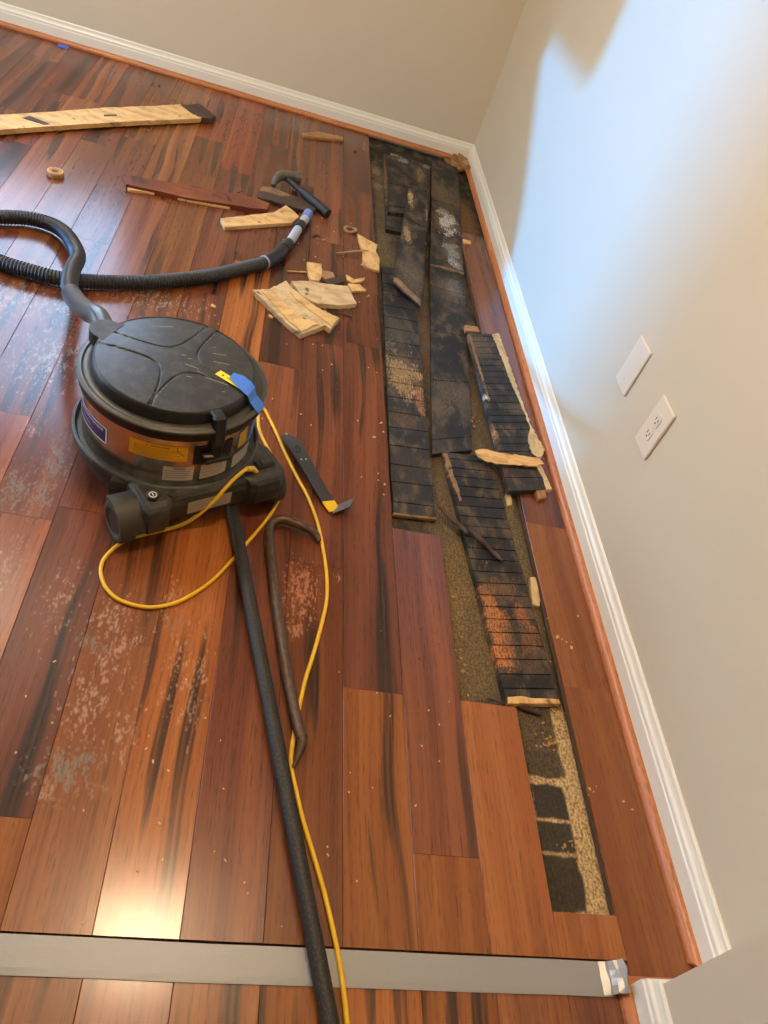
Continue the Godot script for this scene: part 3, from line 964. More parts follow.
	splinter(t, "pale_split_edge", [Vector2(0.770, -2.298), Vector2(0.782, -2.303), Vector2(0.793, -2.080), Vector2(0.800, -1.932), Vector2(0.795, -1.920), Vector2(0.785, -2.077)], 0.006, 0.0174, M.edge, 8.0, 0.004)
	t = piece("split_wood_strip", "pale split strip of wood lying across the end of the kerfed board", "wood scrap", [Vector2(0.711, -1.658), Vector2(0.738, -1.675), Vector2(0.791, -1.673), Vector2(0.854, -1.678), Vector2(0.920, -1.688), Vector2(0.931, -1.665), Vector2(0.902, -1.643), Vector2(0.831, -1.632), Vector2(0.783, -1.623), Vector2(0.743, -1.620), Vector2(0.717, -1.634)], 0.0192, 0.005, M.raw, PI * 0.98, 0.009, "loose scraps in the torn strip", 4.0)
	cn = [Vector2(0.793, -1.641), Vector2(0.921, -1.668), Vector2(0.931, -1.565), Vector2(0.798, -1.522)]
	t = rotten_board("short charred stub with a pale split side below the split strip", cn, 0.0015, 0.015, 0.72, [[0.845, -1.600, 0.04, 0.04, rgb(44, 36, 30), 0.6], [0.794, -1.607, 0.02, 0.05, rgb(92, 62, 42), 0.8]], 58, 0.006, 0.04)
	splinter(t, "pale_split_edge", [Vector2(0.901, -1.667), Vector2(0.923, -1.664), Vector2(0.938, -1.566), Vector2(0.917, -1.557), Vector2(0.918, -1.607)], 0.003, 0.0165, M.raw_grey, 9.0, 0.003)
	piece("wood_chip", "small pale block at the end of the charred stub by the trim", "wood scrap", [Vector2(0.885, -1.560), Vector2(0.916, -1.572), Vector2(0.917, -1.531), Vector2(0.889, -1.516)], 0.001, 0.013, M.raw_dirty, 0.4, 0.002, "loose scraps in the torn strip", 5.0)
	piece("wood_chip", "narrow pale chip standing beside the charred stub", "wood scrap", [Vector2(0.802, -1.538), Vector2(0.818, -1.546), Vector2(0.816, -1.498), Vector2(0.800, -1.490)], SUB, 0.010, M.raw_grey, 1.4, 0.002, "loose scraps in the torn strip", 6.0)
	# third column, long board towards the viewer
	cn = [Vector2(0.624, -1.654), Vector2(0.771, -1.675), Vector2(0.820, -0.873), Vector2(0.692, -0.856)]
	t = rotten_board("long black kerfed board with bare orange patches, nearest the viewer", cn, SUB, 0.019, 0.66, [
		[0.668, -1.509, 0.06, 0.10, soot, 0.6], [0.711, -1.316, 0.06, 0.08, soot, 0.7], [0.689, -1.089, 0.025, 0.12, rgb(196, 124, 66), 0.9], [0.714, -1.022, 0.03, 0.10, rgb(180, 112, 58), 0.8], [0.773, -1.104, 0.025, 0.05, rgb(178, 108, 56), 0.8], [0.732, -1.173, 0.05, 0.04, rgb(120, 84, 52), 0.8], [0.691, -0.970, 0.03, 0.04, rgb(200, 124, 64), 0.9], [0.778, -1.033, 0.03, 0.05, rgb(150, 92, 50), 0.7], [0.765, -0.963, 0.04, 0.03, umber, 0.8], [0.755, -0.909, 0.05, 0.03, soot, 0.8]], 59, 0.003, 0.037)
	splinter(t, "pale_split_edge", [Vector2(0.623, -1.650), Vector2(0.636, -1.653), Vector2(0.649, -1.552), Vector2(0.660, -1.468), Vector2(0.653, -1.459), Vector2(0.634, -1.548)], 0.010, 0.0193, M.edge, 11.0, 0.006)
	splinter(t, "pale_cut_end", [Vector2(0.694, -0.871), Vector2(0.726, -0.878), Vector2(0.761, -0.878), Vector2(0.820, -0.882), Vector2(0.820, -0.872), Vector2(0.692, -0.855)], 0.006, 0.0197, M.raw, 12.0, 0.002)
	# sticks and chips
	stick("splinter_stick", "black splinter leaning across the gap beside the long near board", "wood scrap", Vector3(0.583, 0.004, -1.418), Vector3(0.657, 0.004, -1.335), 0.024, 0.011, M.dark_wood, 1.0, "loose scraps in the torn strip")
	stick("splinter_stick", "dark splinter with a pale top lying on the long near board", "wood scrap", Vector3(0.666, 0.004, -1.348), Vector3(0.740, 0.004, -1.264), 0.023, 0.011, M.dark_wood, 2.0, "loose scraps in the torn strip")
	stick("splinter_stick", "dark splinter at the near end of the long board, pointing at its cut end", "wood scrap", Vector3(0.645, -0.012, -0.867), Vector3(0.709, -0.012, -0.858), 0.009, 0.007, M.dark_wood, 3.0, "loose scraps in the torn strip")
	stick("splinter_stick", "thick dark splinter just below the long board's cut end", "wood scrap", Vector3(0.716, -0.017, -0.862), Vector3(0.778, -0.017, -0.851), 0.024, 0.011, M.dark_wood, 4.0, "loose scraps in the torn strip")
	piece("wood_chip", "pale upright wedge of wood against the sound wall-side board", "wood scrap", [Vector2(0.819, -1.236), Vector2(0.834, -1.242), Vector2(0.837, -1.176), Vector2(0.829, -1.146), Vector2(0.810, -1.149)], SUB, 0.012, M.raw_grey, 1.4, 0.002, "loose scraps in the torn strip", 7.0)
	piece("wood_chip", "pinkish wood chip at the far end of the kerfed board", "wood scrap", [Vector2(0.769, -2.368), Vector2(0.819, -2.376), Vector2(0.823, -2.345), Vector2(0.768, -2.328)], 0.001, 0.012, M.raw_dirty, 0.1, 0.002, "loose scraps in the torn strip", 8.0)
	piece("wood_chip", "tiny orange chip on the wall-side board, far down the strip", "wood scrap", [Vector2(0.849, -3.083), Vector2(0.885, -3.085), Vector2(0.881, -3.056), Vector2(0.849, -3.047)], 0.0005, 0.006, M.raw, 0.1, 0.001, "loose scraps in the torn strip", 9.0)
	var cr := thing("torn_felt_wad", "crumpled brown wad of torn felt in the far corner of the floor", "debris", Vector3(0.933, -0.019, -3.962))
	var st := start()
	for k in 4:
		var o := Vector2(0.02 * k - 0.03, 0.035 * (k % 2) - 0.02)
		add_prism(st, ragged([o + Vector2(-0.045, -0.05), o + Vector2(0.03, -0.06), o + Vector2(0.04, 0.02), o + Vector2(0.0, 0.075), o + Vector2(-0.04, 0.03)], 0.012, 0.02, k * 3.0), 0.008 * k, 0.012 + 0.012 * k, 0.01, 0.3 * k, 3.0, 0.02)
	put("felt_body", st.commit(), M.raw_dirty, cr)

# ---------------------------------------------------------------- scraps on the sound floor
func floor_debris() -> void:
	var g := "torn-up wood scraps on the sound floor"
	var t := piece("torn_board", "long pale torn board with a blackened tip near the back wall", "wood scrap", [Vector2(-1.118, -2.832), Vector2(-1.003, -2.967), Vector2(-0.954, -3.028), Vector2(-0.835, -3.161), Vector2(-0.653, -3.367), Vector2(-0.509, -3.509), Vector2(-0.384, -3.643), Vector2(-0.325, -3.682), Vector2(-0.264, -3.606), Vector2(-0.305, -3.529), Vector2(-0.644, -3.199), Vector2(-0.815, -3.018), Vector2(-0.918, -2.906), Vector2(-1.085, -2.737)], 0.006, 0.018, M.raw, 0.05, 0.004, g, 11.0)
	var c2 := Vector2(t.position.x, t.position.z)
	var st := start()
	add_prism(st, moved(ragged([Vector2(-0.402, -3.615), Vector2(-0.326, -3.694), Vector2(-0.246, -3.602), Vector2(-0.258, -3.561), Vector2(-0.315, -3.539), Vector2(-0.356, -3.566)], 0.01, 0.006, 2.0), c2), -0.003, 0.0195, 0.0, 0.0, 3.0, 0.002)
	put("blackened_tip", st.commit(), M.dark_wood, t)
	for k in [[Vector2(-0.887, -3.053), Vector2(-0.869, -3.089), Vector2(-0.793, -3.067), Vector2(-0.805, -3.047)], [Vector2(-0.647, -3.285), Vector2(-0.606, -3.326), Vector2(-0.603, -3.311), Vector2(-0.644, -3.271)]]:
		st = start()
		add_prism(st, moved(PackedVector2Array(k), c2), 0.014, 0.0186)
		put("dark_gouge", st.commit(), M.dark_wood, t)
	t = piece("torn_board", "reddish finished strip of floorboard, split along its near edge", "wood scrap", [Vector2(-0.488, -2.827), Vector2(-0.221, -2.884), Vector2(-0.019, -2.919), Vector2(0.039, -2.906), Vector2(0.032, -2.849), Vector2(-0.030, -2.824), Vector2(-0.243, -2.778), Vector2(-0.461, -2.753)], 0.001, 0.018, wood[[1, 2, false]], 0.2, 0.001, g, 12.0)
	c2 = Vector2(t.position.x, t.position.z)
	st = start()
	add_prism(st, moved(ragged([Vector2(-0.450, -2.737), Vector2(-0.346, -2.770), Vector2(-0.241, -2.777), Vector2(-0.100, -2.804), Vector2(-0.103, -2.828), Vector2(-0.245, -2.808), Vector2(-0.459, -2.783)], 0.015, 0.003, 3.0), c2), 0.0, 0.008, 0.0, 0.2)
	put("pale_split_edge", st.commit(), M.raw, t)
	piece("torn_board", "pale broken strip between the reddish strip and the hose end", "wood scrap", [Vector2(-0.123, -2.692), Vector2(-0.042, -2.760), Vector2(0.059, -2.850), Vector2(0.100, -2.937), Vector2(0.129, -2.910), Vector2(0.156, -2.869), Vector2(0.133, -2.809), Vector2(0.016, -2.720), Vector2(-0.101, -2.633)], 0.0005, 0.014, M.raw, -0.1, 0.003, g, 13.0)
	t = piece("torn_board", "dark rotten sliver of board under the hammer", "wood scrap", [Vector2(-0.015, -2.967), Vector2(-0.008, -3.027), Vector2(0.033, -3.064), Vector2(0.134, -3.034), Vector2(0.220, -2.986), Vector2(0.206, -2.932), Vector2(0.095, -2.936), Vector2(-0.009, -2.935)], 0.0005, 0.016, M.dark_wood, 0.3, 0.005, g, 14.0)
	splinter(t, "pale_split_edge", [Vector2(-0.009, -2.989), Vector2(-0.001, -3.032), Vector2(0.033, -3.054), Vector2(0.082, -3.039), Vector2(0.119, -3.024), Vector2(0.073, -2.995), Vector2(0.025, -3.002)], 0.010, 0.0185, M.edge, 15.0, 0.006)
	piece("torn_board", "short brown sliver lying near the back wall, beside the torn strip", "wood scrap", [Vector2(0.132, -3.735), Vector2(0.205, -3.811), Vector2(0.326, -3.847), Vector2(0.329, -3.798), Vector2(0.217, -3.743), Vector2(0.142, -3.711)], 0.0005, 0.011, M.raw_dirty, 0.15, 0.001, g, 15.0)
	t = piece("torn_board", "largest pale splintered chunk, in front of the hose", "wood scrap", [Vector2(0.027, -2.254), Vector2(0.081, -2.286), Vector2(0.130, -2.362), Vector2(0.159, -2.316), Vector2(0.218, -2.260), Vector2(0.258, -2.229), Vector2(0.315, -2.205), Vector2(0.286, -2.127), Vector2(0.270, -2.143), Vector2(0.193, -2.059), Vector2(0.157, -2.095), Vector2(0.092, -2.173)], 0.0005, 0.018, M.raw_grey, -0.75, 0.004, g, 16.0)
	c2 = Vector2(t.position.x, t.position.z)
	for k in [[Vector2(0.146, -2.290), Vector2(0.180, -2.274), Vector2(0.254, -2.226), Vector2(0.308, -2.195), Vector2(0.288, -2.139), Vector2(0.269, -2.160), Vector2(0.222, -2.200), Vector2(0.174, -2.246)], [Vector2(0.057, -2.249), Vector2(0.095, -2.266), Vector2(0.124, -2.217), Vector2(0.185, -2.159), Vector2(0.243, -2.131), Vector2(0.194, -2.071), Vector2(0.162, -2.102), Vector2(0.107, -2.179)]]:
		st = start()
		add_prism(st, moved(ragged(k, 0.012, 0.006, 4.0), c2), 0.016, 0.0225, 0.002, -0.75, 3.0, 0.003)
		put("lifted_layer", st.commit(), M.raw, t)
	piece("torn_board", "flat pale board end with a knot hole, behind the splintered chunk", "wood scrap", [Vector2(0.147, -2.371), Vector2(0.207, -2.400), Vector2(0.255, -2.409), Vector2(0.343, -2.430), Vector2(0.374, -2.328), Vector2(0.315, -2.289), Vector2(0.238, -2.267), Vector2(0.187, -2.294)], 0.0005, 0.016, M.raw_grey, 0.1, 0.002, g, 17.0)
	piece("wood_chip", "ragged orange-tan flake at the edge of the torn strip", "wood scrap", [Vector2(0.387, -2.867), Vector2(0.426, -2.838), Vector2(0.466, -2.818), Vector2(0.456, -2.764), Vector2(0.470, -2.707), Vector2(0.465, -2.612), Vector2(0.421, -2.613), Vector2(0.402, -2.634), Vector2(0.404, -2.736), Vector2(0.390, -2.810)], 0.0005, 0.009, M.raw, 1.2, 0.003, g, 18.0)
	stick("splinter_stick", "thin stick lying with one end on the ragged orange-tan flake", "wood scrap", Vector3(0.303, 0.002, -2.670), Vector3(0.427, 0.014, -2.736), 0.010, 0.007, M.raw_dirty, 5.0, g)
	piece("wood_chip", "upright-looking tan flake behind the flat pale board end", "wood scrap", [Vector2(0.196, -2.539), Vector2(0.250, -2.552), Vector2(0.252, -2.467), Vector2(0.242, -2.427), Vector2(0.214, -2.420), Vector2(0.202, -2.463)], 0.0005, 0.011, M.raw, 1.5, 0.003, g, 19.0)
	stick("splinter_stick", "pale thin stick left of the upright-looking tan flake", "wood scrap", Vector3(0.132, 0.001, -2.452), Vector3(0.208, 0.001, -2.483), 0.007, 0.006, M.raw, 6.0, g)
	piece("wood_chip", "small dark rotten sliver among the tan flakes", "wood scrap", [Vector2(0.256, -2.438), Vector2(0.291, -2.476), Vector2(0.338, -2.499), Vector2(0.334, -2.468), Vector2(0.281, -2.422)], 0.0005, 0.010, M.dark_wood, 0.1, 0.003, g, 20.0)
	piece("wood_chip", "tan scrap with a dark corner touching the dark rotten sliver", "wood scrap", [Vector2(0.252, -2.509), Vector2(0.291, -2.515), Vector2(0.299, -2.483), Vector2(0.264, -2.452), Vector2(0.249, -2.466)], 0.0005, 0.009, M.raw_dirty, 0.9, 0.003, g, 21.0)
	piece("wood_chip", "forked orange flake, farther of the two right of the dark sliver", "wood scrap", [Vector2(0.339, -2.524), Vector2(0.368, -2.502), Vector2(0.409, -2.537), Vector2(0.405, -2.513), Vector2(0.364, -2.476), Vector2(0.342, -2.490)], 0.0005, 0.008, M.raw, 0.2, 0.002, g, 22.0)
	piece("wood_chip", "pointed orange flake, nearer of the two right of the dark sliver", "wood scrap", [Vector2(0.346, -2.463), Vector2(0.389, -2.477), Vector2(0.414, -2.447), Vector2(0.360, -2.418)], 0.0005, 0.008, M.raw, 0.3, 0.002, g, 23.0)
	stick("splinter_stick", "dark thin splinter beside the largest pale chunk", "wood scrap", Vector3(0.306, 0.001, -2.262), Vector3(0.361, 0.001, -2.261), 0.008, 0.005, M.dark_wood, 7.0, g)
	# a ring of bark and a small cut ring
	t = thing("bark_ring", "small dark oval curl of bark beside the ragged flake", "wood scrap", Vector3(0.358, 0.000, -2.892), 0.5)
	var loop := PackedVector3Array()
	for i in 25:
		var a := TAU * i / 24.0
		loop.append(Vector3(0.024 * cos(a), 0.006 + 0.003 * sin(a * 2.0), 0.019 * sin(a)))
	put("bark_curl", tube(loop, 0.0055, 6), M.raw_dirty, t)
	put("bark_floor", lathe([Vector2(0.0, 0.001), Vector2(0.018, 0.001), Vector2(0.017, 0.006), Vector2(0.0, 0.005)], 16), M.dark_wood, t)
	t = thing("wooden_ring", "small tan wooden ring lying alone on the floor near the hose loop", "ring", Vector3(-0.687, 0.000, -2.719))
	put("ring_body", lathe([Vector2(0.010, 0.0), Vector2(0.027, 0.0), Vector2(0.028, 0.002), Vector2(0.028, 0.016), Vector2(0.026, 0.018), Vector2(0.011, 0.018), Vector2(0.009, 0.016), Vector2(0.009, 0.0)], 28), M.raw_dirty, t)
	put("ring_face", lathe([Vector2(0.022, 0.0185), Vector2(0.024, 0.0188), Vector2(0.025, 0.0185)], 28), M.raw, t)

# ---------------------------------------------------------------- vacuum cleaner
func arc_patch(r: float, a0: float, a1: float, y0: float, y1: float) -> ArrayMesh:
	var st := start()
	var n := 14
	for i in n:
		var t0 := deg_to_rad(lerpf(a0, a1, float(i) / n))
		var t1 := deg_to_rad(lerpf(a0, a1, float(i + 1) / n))
		var p := Vector3(sin(t0) * r, 0, cos(t0) * r)
		var q := Vector3(sin(t1) * r, 0, cos(t1) * r)
		var u0 := float(i) / n
		var u1 := float(i + 1) / n
		quad(st, p + Vector3(0, y0, 0), q + Vector3(0, y0, 0), q + Vector3(0, y1, 0), p + Vector3(0, y1, 0), Vector2(u0, 1), Vector2(u1, 1), Vector2(u1, 0), Vector2(u0, 0))
	return st.commit()

func lid_height(x: float, z: float) -> float:
	var r := Vector2(x, z).length()
	var y := 0.304 - 0.006 * (r / 0.166) * (r / 0.166)
	# four sunk panels between the ribs of a cross
	for k in 4:
		var a := [-1.45, 0.16, 1.62, 3.05][k] as float
		var d := Vector2(cos(a), sin(a))
		var al := x * d.x + z * d.y
		var la := absf(-x * d.y + z * d.x)
		var e := (al - sqrt(la * la + 0.0016)) * 0.707 - 0.004
		y -= 0.0045 * (1.0 - smoothstep(0.0006, 0.0026, absf(e))) + 0.0008 * smoothstep(0.0, 0.003, e)
	return y

func vacuum() -> void:
	var th := 0.5789
	var v := thing("canister_vacuum", "steel and black canister vacuum cleaner with a round lid and ribbed hose", "vacuum cleaner", Vector3(-0.11, 0, -1.40), th)
	var plastic_tex := tx(scuffed(61, rgb(34, 34, 31), rgb(92, 86, 70), 0.28))
	var base_m := mat(Color.WHITE, 0.5, 0.0, plastic_tex)
	var lid_m := mat(Color.WHITE, 0.34, 0.0, tx(scuffed(62, rgb(46, 48, 50), rgb(92, 92, 88), 0.12)))
	var rim_m := mat(rgb(60, 58, 48), 0.42)
	# base tray: ring round the drum with two wheel pods at the front
	var st := start()
	var outline := PackedVector2Array()
	for i in 33:
		var a := deg_to_rad(-58.0 - 244.0 * i / 32.0)   # from the left front round the back to the right front
		outline.append(Vector2(sin(a), cos(a)) * 0.204)
	for p in [[0.196, 0.135], [0.198, 0.165], [0.198, 0.205], [0.188, 0.226], [0.168, 0.235], [0.110, 0.235], [0.096, 0.228], [0.090, 0.217], [0.0, 0.219], [-0.090, 0.217], [-0.096, 0.228], [-0.112, 0.240], [-0.150, 0.240], [-0.156, 0.222], [-0.156, 0.14], [-0.185, 0.12]]:
		outline.append(Vector2(p[0], p[1]))
	add_tray(st, outline)
	put("base_tray", st.commit(), base_m, v)
	put("base_collar", lathe([Vector2(0.186, 0.10), Vector2(0.198, 0.104), Vector2(0.2045, 0.104), Vector2(0.2075, 0.108), Vector2(0.2075, 0.116), Vector2(0.205, 0.120), Vector2(0.201, 0.121), Vector2(0.198, 0.117), Vector2(0.196, 0.108), Vector2(0.188, 0.106)], 64), base_m, v)
	# wheel fender and wheel at the left front, another pair at the right
	for s in [-1.0, 1.0]:
		st = start()
		var pr := PackedVector2Array()
		for i in 21:
			var a := PI * (0.34 + 0.66 * i / 20.0)
			pr.append(Vector2(-cos(a) * 0.055, 0.054 + sin(a) * 0.058))
		for i in 21:
			var a := PI * (0.34 + 0.66 * (20 - i) / 20.0)
			pr.append(Vector2(-cos(a) * 0.0505, 0.052 + sin(a) * 0.0515))
		var x0 := -0.205 if s < 0 else 0.160
		var x1 := -0.150 if s < 0 else 0.200
		if s < 0:
			for i in pr.size():
				var j := (i + 1) % pr.size()
				var a0 := Vector3(x0, pr[i].y, 0.180 + pr[i].x)
				var b0 := Vector3(x0, pr[j].y, 0.180 + pr[j].x)
				var a1 := Vector3(x1, pr[i].y, 0.180 + pr[i].x)
				var b1 := Vector3(x1, pr[j].y, 0.180 + pr[j].x)
				quad(st, a0, b0, b1, a1)
			for i in 20:
				for xx in [x0, x1]:
					quad(st, Vector3(xx, pr[i].y, 0.18 + pr[i].x), Vector3(xx, pr[i + 1].y, 0.18 + pr[i + 1].x), Vector3(xx, pr[40 - i].y, 0.18 + pr[40 - i].x), Vector3(xx, pr[41 - i].y, 0.18 + pr[41 - i].x))
			put("wheel_fender", st.commit(), base_m, v)
		var wh := put("wheel", lathe([Vector2(0.0, -0.014), Vector2(0.030, -0.014), Vector2(0.033, -0.018), Vector2(0.043, -0.018), Vector2(0.048, -0.014), Vector2(0.0495, 0.0), Vector2(0.048, 0.014), Vector2(0.043, 0.018), Vector2(0.033, 0.018), Vector2(0.030, 0.014), Vector2(0.0, 0.014)], 36), mat(rgb(58, 56, 46), 0.55), v, Vector3(s * 0.182, 0.0502, 0.181))
		wh.rotation.z = PI * 0.5
		put("hub_cap", lathe([Vector2(0.0, -0.017), Vector2(0.026, -0.016), Vector2(0.028, 0.0), Vector2(0.026, 0.016), Vector2(0.0, 0.017)], 24), M.black, wh)
	for s in [-1.0, 1.0]:
		var wh := put("wheel", lathe([Vector2(0.0, -0.012), Vector2(0.034, -0.012), Vector2(0.038, -0.008), Vector2(0.038, 0.008), Vector2(0.034, 0.012), Vector2(0.0, 0.012)], 24), mat(rgb(40, 40, 38), 0.6), v, Vector3(s * 0.12, 0.0382, -0.13))
		wh.rotation.z = PI * 0.5
	# drum
	put("drum", lathe([Vector2(0.183, 0.102), Vector2(0.187, 0.112), Vector2(0.187, 0.2435)], 96), M.steel, v)
	put("drum_band", lathe([Vector2(0.186, 0.242), Vector2(0.194, 0.2425), Vector2(0.196, 0.245), Vector2(0.196, 0.260), Vector2(0.190, 0.262)], 96), M.black, v)
	put("rim", lathe([Vector2(0.188, 0.261), Vector2(0.197, 0.262), Vector2(0.1995, 0.264), Vector2(0.1995, 0.268), Vector2(0.197, 0.2700), Vector2(0.190, 0.2715), Vector2(0.187, 0.268), Vector2(0.184, 0.2705), Vector2(0.174, 0.2705), Vector2(0.168, 0.268)], 96), rim_m, v)
	# lid: skirt and a top with sunk panels
	put("lid_skirt", lathe([Vector2(0.1725, 0.268), Vector2(0.170, 0.290), Vector2(0.1665, 0.2975), Vector2(0.164, 0.2985)], 96), M.black, v)
	st = start()
	var rings := 84
	var segs := 288
	for i in rings:
		for j in segs:
			var pp := []
			for q in [[i, j], [i + 1, j], [i + 1, j + 1], [i, j + 1]]:
				var rr: float = 0.166 * q[0] / rings
				var aa: float = TAU * q[1] / segs
				pp.append(Vector2(sin(aa) * rr, cos(aa) * rr))
			for k in [0, 2, 1, 0, 3, 2]:
				var w: Vector2 = pp[k]
				var e := 0.0008
				st.set_normal(Vector3(lid_height(w.x - e, w.y) - lid_height(w.x + e, w.y), 2.0 * e, lid_height(w.x, w.y - e) - lid_height(w.x, w.y + e)).normalized())
				st.set_uv(w * 3.0 + Vector2(0.5, 0.5))
				st.add_vertex(Vector3(w.x, lid_height(w.x, w.y), w.y))
	var lid := put("lid", st.commit(), lid_m, v)
	# pale scratches and paint specks on the lid
	st = start()
	for sc in [[0.035, 0.06, 0.9, 0.035], [0.05, 0.085, 0.75, 0.05], [0.02, 0.03, 0.8, 0.03], [-0.055, -0.012, 0.2, 0.006], [0.02, -0.01, 0.4, 0.01], [0.028, 0.004, 0.3, 0.008], [-0.10, 0.10, 0.0, 0.006], [0.09, -0.03, 0.3, 0.03], [0.10, 0.0, 0.4, 0.03], [0.09, 0.03, 0.5, 0.035], [0.03, -0.12, 0.15, 0.03], [0.05, 0.12, 0.3, 0.008], [0.0, 0.06, 0.6, 0.012]]:
		var d: Vector2 = Vector2(cos(sc[2]), sin(sc[2])) * float(sc[3]) * 0.5
		var o: Vector2 = d.orthogonal().normalized() * 0.0009
		var c := Vector2(sc[0], sc[1])
		var qd := []
		for w in [c - d - o, c - d + o, c + d + o, c + d - o]:
			qd.append(Vector3(w.x, lid_height(w.x, w.y) + 0.0006, w.y))
		quad(st, qd[3], qd[2], qd[1], qd[0])
	var scr := put("scratches", st.commit(), mat(rgb(150, 148, 140), 0.7), lid)
	scr.set_meta("kind", "stuff")
	# hose inlet at the back left
	var ia := Vector2(-0.58, -0.815).normalized()
	st = start()
	var lobe := PackedVector2Array()
	for i in 13:
		var la := PI * (i / 12.0 - 0.5)
		lobe.append(ia * (0.168 + 0.036 * cos(la)) + ia.orthogonal() * 0.036 * sin(la))
	lobe.append(ia * 0.150 + ia.orthogonal() * 0.042)
	lobe.append(ia * 0.150 - ia.orthogonal() * 0.042)
	add_prism(st, lobe, 0.252, 0.2990, 0.0)
	put("hose_inlet", st.commit(), base_m, v)
	# latch at the front
	st = start()
	add_box(st, Vector3(0.008, 0.262, 0.192), Vector3(0.028, 0.070, 0.018), 0.004, Basis(Vector3.RIGHT, -0.18))
	add_box(st, Vector3(0.008, 0.294, 0.178), Vector3(0.024, 0.010, 0.028), 0.003)
	put("latch_clip", st.commit(), M.black, v)
	var lp := put("latch_plate", arc_patch(0.1885, -11.0, 17.0, 0.172, 0.222), M.black, v)
	st = start()
	add_box(st, Vector3(0.012, 0.190, 0.198), Vector3(0.062, 0.012, 0.020), 0.003)
	add_box(st, Vector3(0.008, 0.215, 0.196), Vector3(0.024, 0.050, 0.014), 0.003)
	put("latch_lever", st.commit(), M.black, v)
	st = start()
	add_box(st, Vector3(-0.010, 0.203, 0.197), Vector3(0.026, 0.008, 0.012), 0.002, Basis(Vector3.BACK, -0.15))
	put("latch_wire", st.commit(), mat(rgb(150, 145, 135), 0.35, 1.0), v)
	# labels on the drum
	put("warning_label", arc_patch(0.1876, -51.5, -15.0, 0.182, 0.222), mat(Color.WHITE, 0.45, 0.0, tx(label_image(1))), v)
	put("notice_label", arc_patch(0.1876, -29.0, -9.5, 0.126, 0.166), mat(Color.WHITE, 0.5, 0.0, tx(label_image(2))), v)
	put("notice_label", arc_patch(0.1876, -5.0, 15.0, 0.126, 0.167), mat(Color.WHITE, 0.5, 0.0, tx(label_image(3))), v)
	put("notice_label", arc_patch(0.1876, 21.0, 42.0, 0.124, 0.162), mat(Color.WHITE, 0.5, 0.0, tx(label_image(4))), v)
	put("yellow_sticker", arc_patch(0.1876, 24.0, 40.0, 0.176, 0.222), mat(rgb(200, 160, 60), 0.5), v)
	var bp := put("maker_plate", arc_patch(0.1882, -104.0, -68.0, 0.166, 0.208), mat(Color.WHITE, 0.35, 0.0, tx(label_image(5))), v)
	bp.set_meta("label", "blue plate with a white border")
	# front panel: rating label, round button, rocker switch
	st = start()
	quad(st, Vector3(-0.052, 0.062, 0.2200), Vector3(0.052, 0.062, 0.2200), Vector3(0.052, 0.097, 0.2198), Vector3(-0.052, 0.097, 0.2198), Vector2(0, 1), Vector2(1, 1), Vector2(1, 0), Vector2(0, 0))
	put("rating_label", st.commit(), mat(Color.WHITE, 0.5, 0.0, tx(label_image(6))), v)
	var bt := put("breaker_button", lathe([Vector2(0.013, 0.0), Vector2(0.013, 0.006), Vector2(0.011, 0.008), Vector2(0.0, 0.008)], 24), M.black, v, Vector3(-0.126, 0.119, 0.2))
	put("button_ring", lathe([Vector2(0.0062, 0.0082), Vector2(0.0068, 0.0092), Vector2(0.0082, 0.0092), Vector2(0.0088, 0.0082)], 24), mat(rgb(215, 212, 205), 0.5), bt)
	put("button_bar", box(Vector3(0.0022, 0.0012, 0.0075)), mat(rgb(215, 212, 205), 0.5), bt, Vector3(0, 0.0086, 0))
	put("screw_boss", lathe([Vector2(0.011, 0.0), Vector2(0.010, 0.004), Vector2(0.006, 0.004), Vector2(0.005, 0.001), Vector2(0.0, 0.001)], 20), base_m, v, Vector3(-0.085, 0.119, 0.204))
	var sw := put("rocker_switch", box(Vector3(0.046, 0.010, 0.026), 0.002), M.black, v, Vector3(0.150, 0.121, 0.182))
	put("rocker_key", box(Vector3(0.026, 0.006, 0.015), 0.002), mat(rgb(60, 60, 58), 0.35), sw, Vector3(0.002, 0.005, 0))
	# yellow-black sticker and blue masking tape on the lid
	var xf := v.transform.affine_inverse()
	st = start()
	var la := Vector2(0.066, 0.060)
	var lb := Vector2(0.096, 0.122)
	var ls := (lb - la).orthogonal().normalized() * 0.010
	var cs := []
	for w in [la + ls, lb + ls, lb - ls, la - ls]:
		cs.append(Vector3(w.x, 0.3034, w.y))
	quad(st, cs[0], cs[1], cs[2], cs[3], Vector2(0, 0), Vector2(1, 0), Vector2(1, 1), Vector2(0, 1))
	put("caution_sticker", st.commit(), mat(Color.WHITE, 0.45, 0.0, tx(label_image(7))), v)
	st = start()
	var ctr := [Vector3(0.088, 0.3045, 0.078), Vector3(0.098, 0.3042, 0.098), Vector3(0.105, 0.3025, 0.122), Vector3(0.108, 0.2995, 0.133), Vector3(0.112, 0.285, 0.140), Vector3(0.121, 0.2725, 0.153), Vector3(0.127, 0.266, 0.157), Vector3(0.1245, 0.250, 0.1545), Vector3(0.118, 0.222, 0.148), Vector3(0.112, 0.178, 0.1535)]
	var wd := [0.012, 0.021, 0.022, 0.019, 0.017, 0.018, 0.018, 0.016, 0.012, 0.006]
	for i in ctr.size() - 1:
		var qd := []
		for e in [[i, -1.0], [i + 1, -1.0], [i + 1, 1.0], [i, 1.0]]:
			var side := Vector3(0.79, 0, -0.61) * float(wd[e[0]]) * float(e[1])
			qd.append(ctr[e[0]] + side + Vector3(0, 0.001, 0.001))
		quad(st, qd[0], qd[1], qd[2], qd[3])
	var bt2 := put("masking_tape", st.commit(), mat(rgb(64, 118, 214), 0.7), v)
	bt2.set_meta("label", "blue masking tape")
	# hose
	var hp := []
